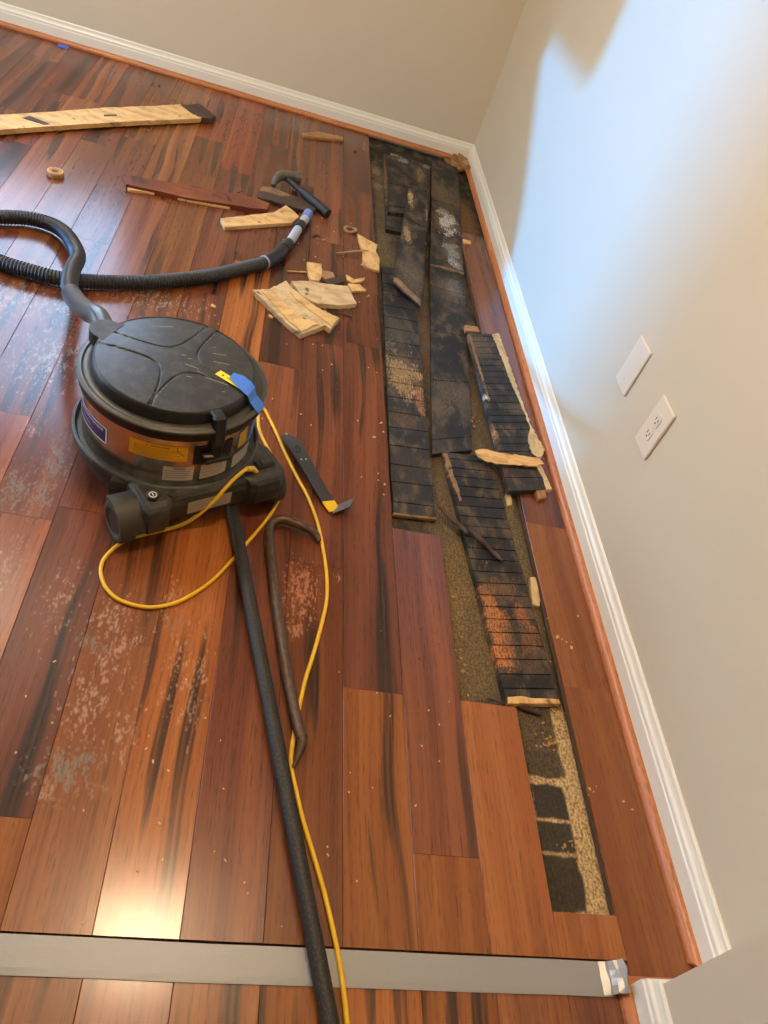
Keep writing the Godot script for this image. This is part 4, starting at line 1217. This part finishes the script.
	for p in [Vector3(0.108, 0.024, -2.555), Vector3(0.084, 0.024, -2.491), Vector3(0.044, 0.024, -2.424), Vector3(0.013, 0.024, -2.391), Vector3(-0.067, 0.024, -2.305), Vector3(-0.138, 0.024, -2.241), Vector3(-0.274, 0.024, -2.146), Vector3(-0.405, 0.024, -2.083), Vector3(-0.508, 0.024, -2.053), Vector3(-0.603, 0.024, -2.056), Vector3(-0.672, 0.024, -2.067), Vector3(-0.748, 0.024, -2.099), Vector3(-0.809, 0.024, -2.152), Vector3(-0.827, 0.024, -2.224), Vector3(-0.797, 0.024, -2.282), Vector3(-0.744, 0.024, -2.313), Vector3(-0.673, 0.025, -2.343), Vector3(-0.607, 0.028, -2.337), Vector3(-0.550, 0.040, -2.283), Vector3(-0.498, 0.060, -2.181), Vector3(-0.467, 0.085, -2.082), Vector3(-0.453, 0.115, -1.953), Vector3(-0.423, 0.155, -1.807), Vector3(-0.379, 0.200, -1.688), Vector3(-0.331, 0.245, -1.590), Vector3(-0.298, 0.270, -1.538)]:
		hp.append(xf * p)
	hp.append(Vector3(ia.x * 0.165, 0.271, ia.y * 0.165))
	var path := smooth_path(hp, 0.004)
	var cut := int(path.size() * 0.87)
	var body := path.slice(int(path.size() * 0.05), cut)
	var rib := func(d: float, s: float) -> float:
		return 0.0208 + 0.0014 * sin(d * TAU / 0.0095)
	var hose := put("hose", tube(smooth_dense(body, 0.0018), rib, 16), mat(rgb(38, 38, 38), 0.42), v)
	put("hose_cuff", tube(path.slice(cut - 3), 0.0235, 18), mat(rgb(70, 76, 80), 0.3), hose)
	put("hose_cuff", tube(path.slice(0, int(path.size() * 0.055)), 0.0225, 18), mat(rgb(28, 29, 31), 0.4), hose)
	var rg := path[int(path.size() * 0.055)]
	var rg2 := path[int(path.size() * 0.055) + 1]
	put("cuff_ring", tube(PackedVector3Array([rg, rg + (rg2 - rg).normalized() * 0.005]), 0.0238, 18), mat(rgb(170, 170, 168), 0.4), hose)
	# wand end: grey tube, dark clamp, grey tube, blue tip
	var ends := []
	for p in [Vector3(0.111, 0.024, -2.564), Vector3(0.125, 0.024, -2.613), Vector3(0.132, 0.024, -2.640), Vector3(0.153, 0.026, -2.735), Vector3(0.163, 0.026, -2.778), Vector3(0.176, 0.026, -2.836), Vector3(0.187, 0.026, -2.890)]:
		ends.append(xf * p)
	var rad := [0.021, 0.0165, 0.0165, 0.021, 0.0165, 0.0185]
	var mt := [mat(rgb(28, 29, 31), 0.4), mat(rgb(168, 170, 170), 0.4), mat(rgb(168, 170, 170), 0.4), mat(rgb(28, 29, 31), 0.4), mat(rgb(176, 178, 180), 0.4), mat(rgb(110, 132, 190), 0.45)]
	var nm := ["hose_cuff", "wand_tube", "wand_tube", "clamp", "wand_tube", "blue_tip"]
	for i in 6:
		put(nm[i], tube(PackedVector3Array([ends[i], ends[i].lerp(ends[i + 1], 0.5), ends[i + 1]]), rad[i], 18), mt[i], hose)

func smooth_dense(p: PackedVector3Array, step: float) -> PackedVector3Array:
	var c := Curve3D.new()
	c.bake_interval = step
	for e in p:
		c.add_point(e)
	return c.get_baked_points()

# the tray's walls and sloping top, from an outline in local (x, z)
func add_tray(st: SurfaceTool, outline: PackedVector2Array) -> void:
	var poly := outline
	if not is_ccw(poly):
		poly.reverse()
	var n := poly.size()
	var levels := [[0.044, 0.965], [0.050, 0.99], [0.090, 1.0], [0.108, 0.985], [0.116, 0.955], [0.119, 0.90]]
	for l in levels.size() - 1:
		for i in n:
			var j := (i + 1) % n
			var y0: float = levels[l][0]
			var y1: float = levels[l + 1][0]
			var s0: float = levels[l][1]
			var s1: float = levels[l + 1][1]
			var h := func(y: float, p: Vector2) -> float:
				return y if p.y > 0.13 else lerpf(y, 0.074 + (y - 0.03) * 0.40, clampf((0.13 - p.y) * 9.0, 0.0, 1.0))
			var a := Vector3(poly[i].x * s0, h.call(y0, poly[i]), poly[i].y * s0)
			var b := Vector3(poly[j].x * s0, h.call(y0, poly[j]), poly[j].y * s0)
			var c := Vector3(poly[j].x * s1, h.call(y1, poly[j]), poly[j].y * s1)
			var d := Vector3(poly[i].x * s1, h.call(y1, poly[i]), poly[i].y * s1)
			var u := Vector2(poly[i].x * 4.0, y0 * 4.0 + poly[i].y)
			quad(st, b, a, d, c, u, u + Vector2(0.1, 0), u + Vector2(0.1, 0.1), u + Vector2(0, 0.1))
	var top := PackedVector2Array()
	for p in poly:
		top.append(p * 0.90)
	var tr := Geometry2D.triangulate_polygon(top)
	for i in range(0, tr.size(), 3):
		var v := []
		for k in 3:
			var p := top[tr[i + k]]
			var yy := 0.119 if p.y > 0.09 else 0.109
			v.append(Vector3(p.x, yy, p.y))
		if (v[1] - v[0]).cross(v[2] - v[0]).y < 0:
			v = [v[0], v[2], v[1]]
		tri(st, v[0], v[1], v[2], Vector2(v[0].x, v[0].z) * 4.0, Vector2(v[1].x, v[1].z) * 4.0, Vector2(v[2].x, v[2].z) * 4.0)

func scuffed(seed_: int, base: Color, dust: Color, amount: float, fine := 1.0) -> Image:
	var im := Image.create(256, 256, false, Image.FORMAT_RGB8)
	nz.seed = seed_
	for y in 256:
		for x in 256:
			var a := nz.get_noise_2d(x * 3.0 * fine, y * 3.0 * fine)
			var f := nz.get_noise_2d(x * 28.0, y * 9.0 + 300.0)
			im.set_pixel(x, y, base.lerp(dust, clampf(amount + a * 0.5 + f * 0.3, 0.0, 1.0)))
	return im

func label_image(kind: int) -> Image:
	var im := Image.create(256, 96, false, Image.FORMAT_RGB8)
	var ink := rgb(60, 44, 20)
	match kind:
		1:
			im.fill(rgb(236, 178, 22))
			stamp(im, "WARNING", 92, 10, 2, ink)
			for k in 9:
				im.fill_rect(Rect2i(78 - k / 2, 10 + k, k + 1, 1), ink)
			text_lines(im, 22, 244, 28, 90, 8, 3, rgb(150, 104, 20), 3)
			for k in 34:
				im.fill_rect(Rect2i(206 + k, 26 + k, 3, 3), ink)
			im.fill_rect(Rect2i(208, 4, 3, 22), ink)
		2:
			im.fill(rgb(186, 176, 160))
			im.fill_rect(Rect2i(80, 10, 100, 8), rgb(96, 86, 76))
			text_lines(im, 20, 244, 28, 90, 15, 5, rgb(110, 100, 90), 4)
		3:
			im.fill(rgb(182, 170, 150))
			text_lines(im, 20, 240, 14, 88, 18, 5, rgb(120, 108, 92), 5)
		4:
			im.fill(rgb(178, 172, 160))
			text_lines(im, 14, 240, 10, 90, 9, 3, rgb(120, 114, 104), 6)
		5:
			im.fill(rgb(226, 222, 214))
			im.fill_rect(Rect2i(8, 8, 240, 80), rgb(24, 36, 92))
			text_lines(im, 30, 236, 18, 50, 22, 12, rgb(210, 212, 222), 9)
			text_lines(im, 60, 150, 58, 78, 22, 8, rgb(170, 176, 200), 10)
		6:
			im.fill(rgb(170, 156, 134))
			text_lines(im, 12, 240, 12, 90, 12, 3, rgb(110, 96, 78), 7)
		7:
			im.fill(rgb(240, 214, 40))
			for k in 30:
				im.fill_rect(Rect2i(50 - k / 2, 30 + k, k + 1, 1), rgb(30, 28, 20))
			stamp(im, "WARNING", 90, 34, 5, rgb(30, 28, 20))
	return im

# ---------------------------------------------------------------- tools
func tools() -> void:
	var rust := mat(Color.WHITE, 0.5, 0.55, tx(scuffed(71, rgb(70, 60, 50), rgb(126, 92, 62), 0.35)))
	var iron := mat(Color.WHITE, 0.55, 0.3, tx(scuffed(72, rgb(34, 31, 27), rgb(112, 98, 78), 0.10, 3.0)))
	rust.uv1_scale = Vector3(1, 6, 1)
	iron.uv1_scale = Vector3(1, 6, 1)
	# long bar running out towards the viewer
	var a: Vector3 = Vector3(0.062, 0.026, -1.264)
	var b: Vector3 = Vector3(0.326, 0.016, -0.192)
	var t := thing("digging_bar", "long thick black steel bar running from the vacuum cleaner towards the viewer", "bar", Vector3(b.x, 0, b.z))
	var o := t.position
	put("shaft", tube(PackedVector3Array([a - o, a.lerp(b, 0.3) - o, a.lerp(b, 0.6) - o, b - o]), 0.0145, 14), iron, t)
	# gooseneck crowbar
	t = thing("crowbar", "rusty gooseneck crowbar lying beside the long black bar", "crowbar", Vector3(0.208, 0.000, -0.939))
	o = t.position
	var p1 := []
	for p in [Vector3(0.271, 0.008, -1.224), Vector3(0.263, 0.012, -1.235), Vector3(0.247, 0.018, -1.245), Vector3(0.219, 0.024, -1.250), Vector3(0.184, 0.022, -1.260), Vector3(0.161, 0.018, -1.252), Vector3(0.153, 0.014, -1.230), Vector3(0.157, 0.012, -1.183), Vector3(0.181, 0.012, -1.029), Vector3(0.206, 0.013, -0.893), Vector3(0.227, 0.015, -0.792), Vector3(0.242, 0.017, -0.733), Vector3(0.249, 0.018, -0.713)]:
		p1.append(p - o)
	put("shaft", tube(smooth_path(p1, 0.006), func(d: float, s: float) -> float: return 0.0115 * (0.62 + 0.38 * smoothstep(0.0, 0.10, s)), 8), rust, t)
	var p2 := []
	for p in [Vector3(0.248, 0.018, -0.717), Vector3(0.249, 0.017, -0.702), Vector3(0.244, 0.012, -0.680), Vector3(0.236, 0.007, -0.658)]:
		p2.append(p - o)
	put("chisel_end", tube(smooth_path(p2, 0.004), func(d: float, s: float) -> float: return 0.0105 * (1.0 - 0.72 * s), 8), rust, t)
	var c1 := []
	for p in [Vector3(0.249, 0.018, -1.245), Vector3(0.265, 0.013, -1.244), Vector3(0.275, 0.006, -1.235)]:
		c1.append(p - o)
	put("claw_prong", tube(smooth_path(c1, 0.004), func(d: float, s: float) -> float: return 0.007 * (1.0 - 0.7 * s), 6), rust, t)
	# flat pry bar: black grip, yellow end, bent hook
	t = thing("flat_pry_bar", "flat black pry bar with a yellow end and a bent steel hook", "pry bar", Vector3(0.239, 0.000, -1.452))
	o = t.position
	var strip := func(pts: Array, widths: Array, thick: float) -> ArrayMesh:
		var st := start()
		var n := pts.size()
		var L := []
		var R := []
		for i in n:
			var d: Vector3 = (pts[mini(i + 1, n - 1)] - pts[maxi(i - 1, 0)]).normalized()
			var s := Vector3(0.80, 0, -0.60) if widths.size() == 0 else Vector3(0.93, 0, -0.36)
			L.append(pts[i] - s * widths[i] * 0.5)
			R.append(pts[i] + s * widths[i] * 0.5)
		for i in n - 1:
			var d: Vector3 = (pts[i + 1] - pts[i])
			var nn: Vector3 = (R[i] - L[i]).cross(d).normalized() * thick
			if nn.y < 0 and absf(nn.y) > 0.0005:
				nn = -nn
			var A: Vector3 = L[i] as Vector3
			var B: Vector3 = R[i] as Vector3
			var C: Vector3 = R[i + 1] as Vector3
			var D: Vector3 = L[i + 1] as Vector3
			quad(st, D + nn, C + nn, B + nn, A + nn, Vector2(0, i + 1), Vector2(1, i + 1), Vector2(1, i), Vector2(0, i))
			quad(st, A, B, C, D)
			quad(st, A, D, D + nn, A + nn)
			quad(st, C, B, B + nn, C + nn)
			if i == 0:
				quad(st, B, A, A + nn, B + nn)
			if i == n - 2:
				quad(st, D, C, C + nn, D + nn)
		return st.commit()
	var q1 := []
	for p in [Vector3(0.173, 0.014, -1.569), Vector3(0.186, 0.024, -1.543), Vector3(0.202, 0.031, -1.508), Vector3(0.222, 0.030, -1.468), Vector3(0.248, 0.024, -1.422), Vector3(0.273, 0.016, -1.382), Vector3(0.290, 0.010, -1.357)]:
		q1.append(p - o)
	put("grip", strip.call(q1, [0.030, 0.040, 0.040, 0.036, 0.033, 0.033, 0.033], 0.004), mat(Color.WHITE, 0.5, 0.0, tx(scuffed(73, rgb(30, 32, 36), rgb(96, 96, 92), 0.08))), t)
	var q2 := []
	for p in [Vector3(0.290, 0.010, -1.358), Vector3(0.299, 0.006, -1.346), Vector3(0.306, 0.003, -1.333)]:
		q2.append(p - o + Vector3(0, 0.0004, 0))
	put("yellow_end", strip.call(q2, [0.0335, 0.033, 0.026], 0.004), mat(rgb(232, 190, 20), 0.4), t)
	var q3: Array = [q2[2] + Vector3(0.003, 0.0, -0.006), q2[2] + Vector3(0.014, 0.005, -0.010), q2[2] + Vector3(0.042, 0.024, -0.016)]
	var hs := start()
	var sd := Vector3(0.30, 0.0, -0.95) * 0.017
	for i in 2:
		var A: Vector3 = q3[i] - sd
		var B: Vector3 = q3[i] + sd
		var C: Vector3 = q3[i + 1] + sd
		var D: Vector3 = q3[i + 1] - sd
		var up := Vector3(-0.002, 0.0035, 0)
		quad(hs, A + up, D + up, C + up, B + up)
		quad(hs, A, B, C, D)
		quad(hs, A, A + up, B + up, B)
		quad(hs, C, C + up, D + up, D)
		quad(hs, A, D, D + up, A + up)
		quad(hs, B + up, C + up, C, B)
	put("hook", hs.commit(), rust, t)
	var hole := put("nail_slot", lathe([Vector2(0.006, 0.0), Vector2(0.009, 0.0008), Vector2(0.011, 0.0)], 18), iron, t, q1[2] + Vector3(0.0, 0.0048, 0.004))
	hole.scale = Vector3(0.8, 1.0, 1.4)
	for k in 2:
		put("rivet", lathe([Vector2(0.0028, 0.0), Vector2(0.002, 0.0012), Vector2(0.0, 0.0015)], 10), mat(rgb(170, 165, 155), 0.4, 1.0), t, q1[3] + Vector3(-0.008 + 0.012 * k, 0.004, 0.0 - 0.004 * k))
	# claw hammer lying on the dark sliver
	var ha: Vector3 = Vector3(0.094, 0.040, -3.110)
	var hb: Vector3 = Vector3(0.265, 0.017, -2.952)
	t = thing("claw_hammer", "claw hammer with a black grip lying on the dark rotten sliver", "hammer", Vector3(ha.x, 0.0175, ha.z))
	o = t.position
	var dirh := (hb - ha)
	put("neck", tube(PackedVector3Array([ha - o, ha + dirh * 0.16 - o, ha + dirh * 0.34 - o]), 0.0105, 10), iron, t)
	put("grip", tube(PackedVector3Array([ha + dirh * 0.32 - o, ha + dirh * 0.5 - o, ha + dirh * 0.8 - o, ha + dirh * 0.95 - o, hb - o]), func(d: float, s: float) -> float: return 0.0155 + 0.003 * sin(s * 3.0) + 0.002 * s, 14), mat(rgb(22, 24, 27), 0.5), t)
	var hd := []
	for p in [Vector3(0.042, 0.024, -3.056), Vector3(0.046, 0.036, -3.083), Vector3(0.064, 0.043, -3.122), Vector3(0.092, 0.044, -3.138), Vector3(0.116, 0.042, -3.150), Vector3(0.143, 0.040, -3.157)]:
		hd.append(p - o)
	put("head", tube(smooth_path(hd, 0.004), func(d: float, s: float) -> float: return 0.008 + 0.008 * smoothstep(0.0, 0.45, s) + 0.003 * smoothstep(0.80, 0.86, s), 12, Vector2(1.25, 1.25)), mat(Color.WHITE, 0.5, 0.4, tx(scuffed(74, rgb(84, 78, 68), rgb(130, 118, 98), 0.3))), t)
	# yellow cord: from the vacuum's socket in a loop, round behind the base, then off towards the viewer
	t = thing("extension_cord", "yellow cord looping out of the vacuum cleaner and off past the crowbar", "cord", Vector3(-0.076, 0.000, -0.973))
	o = t.position
	var cp := []
	for p in [Vector3(0.084, 0.128, -1.293), Vector3(0.076, 0.138, -1.282), Vector3(0.063, 0.134, -1.266), Vector3(0.049, 0.122, -1.252), Vector3(0.035, 0.108, -1.234), Vector3(0.022, 0.090, -1.221), Vector3(-0.001, 0.055, -1.211), Vector3(-0.027, 0.027, -1.200), Vector3(-0.054, 0.011, -1.190), Vector3(-0.081, 0.006, -1.178), Vector3(-0.126, 0.006, -1.151), Vector3(-0.151, 0.006, -1.130), Vector3(-0.167, 0.004, -1.109), Vector3(-0.178, 0.004, -1.084), Vector3(-0.182, 0.004, -1.061), Vector3(-0.178, 0.004, -1.035), Vector3(-0.161, 0.004, -1.002), Vector3(-0.129, 0.004, -0.977), Vector3(-0.077, 0.004, -0.969), Vector3(-0.034, 0.004, -0.983), Vector3(0.002, 0.004, -1.011), Vector3(0.043, 0.004, -1.061), Vector3(0.079, 0.005, -1.127), Vector3(0.108, 0.004, -1.187), Vector3(0.132, 0.004, -1.237), Vector3(0.154, 0.004, -1.288), Vector3(0.170, 0.004, -1.343), Vector3(0.178, 0.004, -1.387), Vector3(0.174, 0.004, -1.423), Vector3(0.155, 0.004, -1.473), Vector3(0.125, 0.004, -1.531), Vector3(0.102, 0.004, -1.593), Vector3(0.097, 0.004, -1.660), Vector3(0.109, 0.004, -1.677), Vector3(0.125, 0.004, -1.643), Vector3(0.146, 0.004, -1.594), Vector3(0.169, 0.004, -1.532), Vector3(0.193, 0.004, -1.473), Vector3(0.216, 0.004, -1.421), Vector3(0.238, 0.004, -1.374), Vector3(0.255, 0.004, -1.326), Vector3(0.270, 0.004, -1.272), Vector3(0.283, 0.004, -1.198), Vector3(0.292, 0.004, -1.125), Vector3(0.293, 0.004, -1.056), Vector3(0.282, 0.004, -0.982), Vector3(0.267, 0.004, -0.908), Vector3(0.252, 0.004, -0.842), Vector3(0.241, 0.004, -0.767), Vector3(0.234, 0.004, -0.708), Vector3(0.233, 0.004, -0.665), Vector3(0.244, 0.004, -0.619), Vector3(0.259, 0.004, -0.566), Vector3(0.282, 0.004, -0.500), Vector3(0.300, 0.004, -0.446), Vector3(0.316, 0.005, -0.386), Vector3(0.327, 0.005, -0.337), Vector3(0.335, 0.004, -0.285), Vector3(0.343, 0.004, -0.223)]:
		cp.append(p - o)
	put("cable", tube(smooth_path(cp, 0.008), 0.0043, 10), mat(rgb(226, 178, 24), 0.42), t)
	put("plug_end", tube(PackedVector3Array([cp[0] + Vector3(0.016, -0.014, -0.008), cp[0] + Vector3(0.006, 0.0, -0.004), cp[1]]), 0.0065, 10), mat(rgb(214, 170, 40), 0.45), t)

# ---------------------------------------------------------------- small things
func small_things() -> void:
	# silver tape over the saw cut at the edge of the room, its end crumpled up the corner
	var t := thing("duct_tape_strip", "silver duct tape stuck across the floor at the edge of the room", "tape", Vector3(-0.3, 0, -0.341))
	var tape_m := mat(Color.WHITE, 0.42, 0.12, tx(weave()))
	tape_m.uv1_scale = Vector3(1, 1, 1)
	var st := start()
	var n := 70
	var x0 := -1.6
	var x1 := 0.795
	var pt := func(i: int, k: int) -> Vector3:
		var x := lerpf(x0, x1, float(i) / n)
		var z: float = [-0.367, -0.352, -0.337, -0.325, -0.3145][k]
		var w := 0.0008 * nz.get_noise_2d(x * 900.0, z * 1800.0)
		z += 0.0012 * nz.get_noise_2d(x * 300.0, 40.0 + k)
		return Vector3(x + 0.3, 0.0014 + absf(w) + (0.0005 if k in [1, 2, 3] else 0.0), z + 0.341)
	for i in n:
		for k in 4:
			var A: Vector3 = pt.call(i, k)
			var B: Vector3 = pt.call(i + 1, k)
			var C: Vector3 = pt.call(i + 1, k + 1)
			var D: Vector3 = pt.call(i, k + 1)
			quad(st, D, C, B, A, Vector2(D.x, D.z) * 40.0, Vector2(C.x, C.z) * 40.0, Vector2(B.x, B.z) * 40.0, Vector2(A.x, A.z) * 40.0)
	put("tape_run", st.commit(), tape_m, t)
	st = start()
	var ft := mat(rgb(170, 167, 162), 0.35, 0.25)
	var rows := [[0.780, 0.0022], [0.790, 0.006], [0.797, 0.004], [0.801, 0.015], [0.807, 0.018], [0.811, 0.030]]
	for i in rows.size() - 1:
		for k in 4:
			var qd := []
			for e in [[i, k], [i + 1, k], [i + 1, k + 1], [i, k + 1]]:
				var rr: Array = rows[e[0]]
				var zz: float = [-0.366, -0.353, -0.340, -0.328, -0.316][e[1]]
				var j := nz.get_noise_2d(e[0] * 170.0, e[1] * 230.0 + 60.0)
				qd.append(Vector3(rr[0] + 0.3 + j * 0.004, rr[1] + (absf(j) * 0.007 if e[0] > 0 else 0.0), zz + 0.341 + j * 0.004))
			quad(st, qd[3], qd[2], qd[1], qd[0])
	put("crumpled_end", st.commit(), ft, t)
	# scrap of blue masking tape on the floor at the back wall
	t = thing("masking_tape_scrap", "tiny scrap of blue masking tape on the floor at the back wall", "tape", Vector3(-0.968, 0.000, -3.971))
	st = start()
	add_prism(st, PackedVector2Array([Vector2(-0.024, -0.016), Vector2(0.022, -0.018), Vector2(0.026, 0.012), Vector2(-0.018, 0.018)]), 0.0003, 0.003, 0.0)
	put("tape_body", st.commit(), mat(rgb(70, 110, 220), 0.7), t)
	# wall plates
	var plate_m := mat(rgb(222, 208, 188), 0.4)
	for k in 2:
		var c := [Vector3(WALL_X, 0.421, -1.622), Vector3(WALL_X, 0.402, -1.396)][k] as Vector3
		t = thing(["blank_wall_plate", "outlet_plate"][k], ["blank beige cover plate on the wall, the farther of the two", "beige wall plate with a double power outlet"][k], ["wall plate", "outlet"][k], c)
		st = start()
		add_box(st, Vector3(-0.0035, 0, 0), Vector3(0.007, 0.136, 0.085), 0.0025)
		put("plate", st.commit(), plate_m, t)
		if k == 0:
			for s in [-1.0, 1.0]:
				var sc := put("screw", lathe([Vector2(0.0035, 0.0), Vector2(0.003, 0.001), Vector2(0.0, 0.0012)], 12), plate_m, t, Vector3(-0.007, 0.042 * s, 0))
				sc.rotation.z = PI * 0.5
		else:
			for s in [-1.0, 1.0]:
				st = start()
				var po := PackedVector2Array()
				for i in 20:
					var a := TAU * i / 20.0
					po.append(Vector2(0.0175 * cos(a), clampf(0.0175 * sin(a), -0.0145, 0.0145)))
				add_prism(st, po, 0.0, 0.003)
				var f := put("socket", st.commit(), plate_m, t, Vector3(-0.0065, 0.0195 * s, 0))
				f.rotation.z = PI * 0.5
				var dk := mat(rgb(40, 34, 30), 0.8)
				put("slot", box(Vector3(0.009, 0.0022, 0.0022)), dk, f, Vector3(0.003, 0.0024, -0.006))
				put("slot", box(Vector3(0.008, 0.0022, 0.0022)), dk, f, Vector3(0.003, 0.0024, 0.006))
				put("ground_hole", lathe([Vector2(0.0026, 0.0), Vector2(0.0026, 0.0034), Vector2(0.0, 0.0034)], 12), dk, f, Vector3(-0.007, 0, 0))
			var sc := put("screw", lathe([Vector2(0.0035, 0.0), Vector2(0.003, 0.001), Vector2(0.0, 0.0012)], 12), plate_m, t, Vector3(-0.007, 0, 0))
			sc.rotation.z = PI * 0.5
	# crumbs: dark rot and pale wood, too many to count
	crumbs("dark_crumbs", "dark crumbs of rotten wood strewn over the floor", M.dark_wood, 901, [[-0.536, -3.854, 0.02, 2, 0.012], [-0.192, -3.699, 0.12, 10, 0.006], [-0.132, -3.537, 0.12, 12, 0.006], [0.397, -3.731, 0.01, 1, 0.013], [-0.068, -2.984, 0.012, 2, 0.012], [-0.327, -2.925, 0.02, 1, 0.010], [0.233, -2.772, 0.03, 3, 0.014], [0.133, -3.560, 0.2, 12, 0.005], [0.068, -2.634, 0.2, 12, 0.005], [0.290, -1.933, 0.12, 10, 0.004], [-0.591, -3.127, 0.1, 4, 0.008], [0.146, -3.241, 0.2, 14, 0.006], [0.459, -0.980, 0.14, 10, 0.004], [0.493, -1.157, 0.03, 3, 0.004]], 0.0)
	crumbs("pale_crumbs", "pale chips and sawdust strewn over the floor", M.raw, 902, [[-0.084, -2.133, 0.012, 2, 0.010], [0.097, -2.148, 0.008, 1, 0.012], [0.289, -2.039, 0.2, 14, 0.004], [0.438, -1.695, 0.08, 12, 0.005], [0.445, -1.489, 0.06, 8, 0.005], [0.165, -0.595, 0.25, 14, 0.0035], [0.445, -0.720, 0.2, 14, 0.0035], [-0.060, -0.478, 0.2, 8, 0.0035], [0.858, -1.046, 0.08, 10, 0.005], [0.862, -0.659, 0.08, 8, 0.004], [0.241, -2.752, 0.25, 20, 0.005], [0.337, -2.361, 0.12, 14, 0.006], [0.155, -1.649, 0.1, 6, 0.005], [-0.072, -0.781, 0.2, 10, 0.004]], 0.0)
	crumbs("strip_crumbs", "crumbs and splinters lying in the torn strip", M.raw_dirty, 903, [[0.661, -3.021, 0.04, 6, 0.010], [0.739, -1.860, 0.03, 12, 0.008], [0.611, -1.134, 0.04, 20, 0.006], [0.788, -0.791, 0.035, 22, 0.006], [0.782, -0.562, 0.03, 16, 0.005], [0.855, -1.179, 0.015, 8, 0.007], [0.604, -0.964, 0.03, 12, 0.006]], SUB)

func crumbs(called: String, label: String, m: Material, seed_: int, fields: Array, y: float) -> void:
	var r := RandomNumberGenerator.new()
	r.seed = seed_
	var st := start()
	for f in fields:
		for k in int(f[3]):
			var p := Vector3(f[0] + r.randfn(0.0, 0.5) * f[2], y, f[1] + r.randfn(0.0, 0.5) * f[2])
			if y == 0.0 and p.x > EDGE - 0.01 and p.z < -1.33 and p.x < 0.84:
				continue
			var s: float = f[4] * r.randf_range(0.5, 1.2)
			var sz := Vector3(s * r.randf_range(0.6, 1.6), s * 0.4, s * r.randf_range(0.5, 1.0))
			add_box(st, p + Vector3(0, sz.y * 0.5, 0), sz, 0.0, Basis(Vector3.UP, r.randf() * TAU))
	var o := put(called, st.commit(), m, self)
	o.set_meta("kind", "stuff")
	mark(o, label, "debris")

func weave() -> Image:
	var im := Image.create(64, 64, false, Image.FORMAT_RGB8)
	nz.seed = 88
	for y in 64:
		for x in 64:
			var g := 0.58 + 0.012 * sin(x * TAU / 8.0) + 0.010 * sin(y * TAU / 8.0) + 0.03 * nz.get_noise_2d(x * 60.0, y * 60.0)
			im.set_pixel(x, y, Color(g, g * 0.985, g * 0.96))
	return im
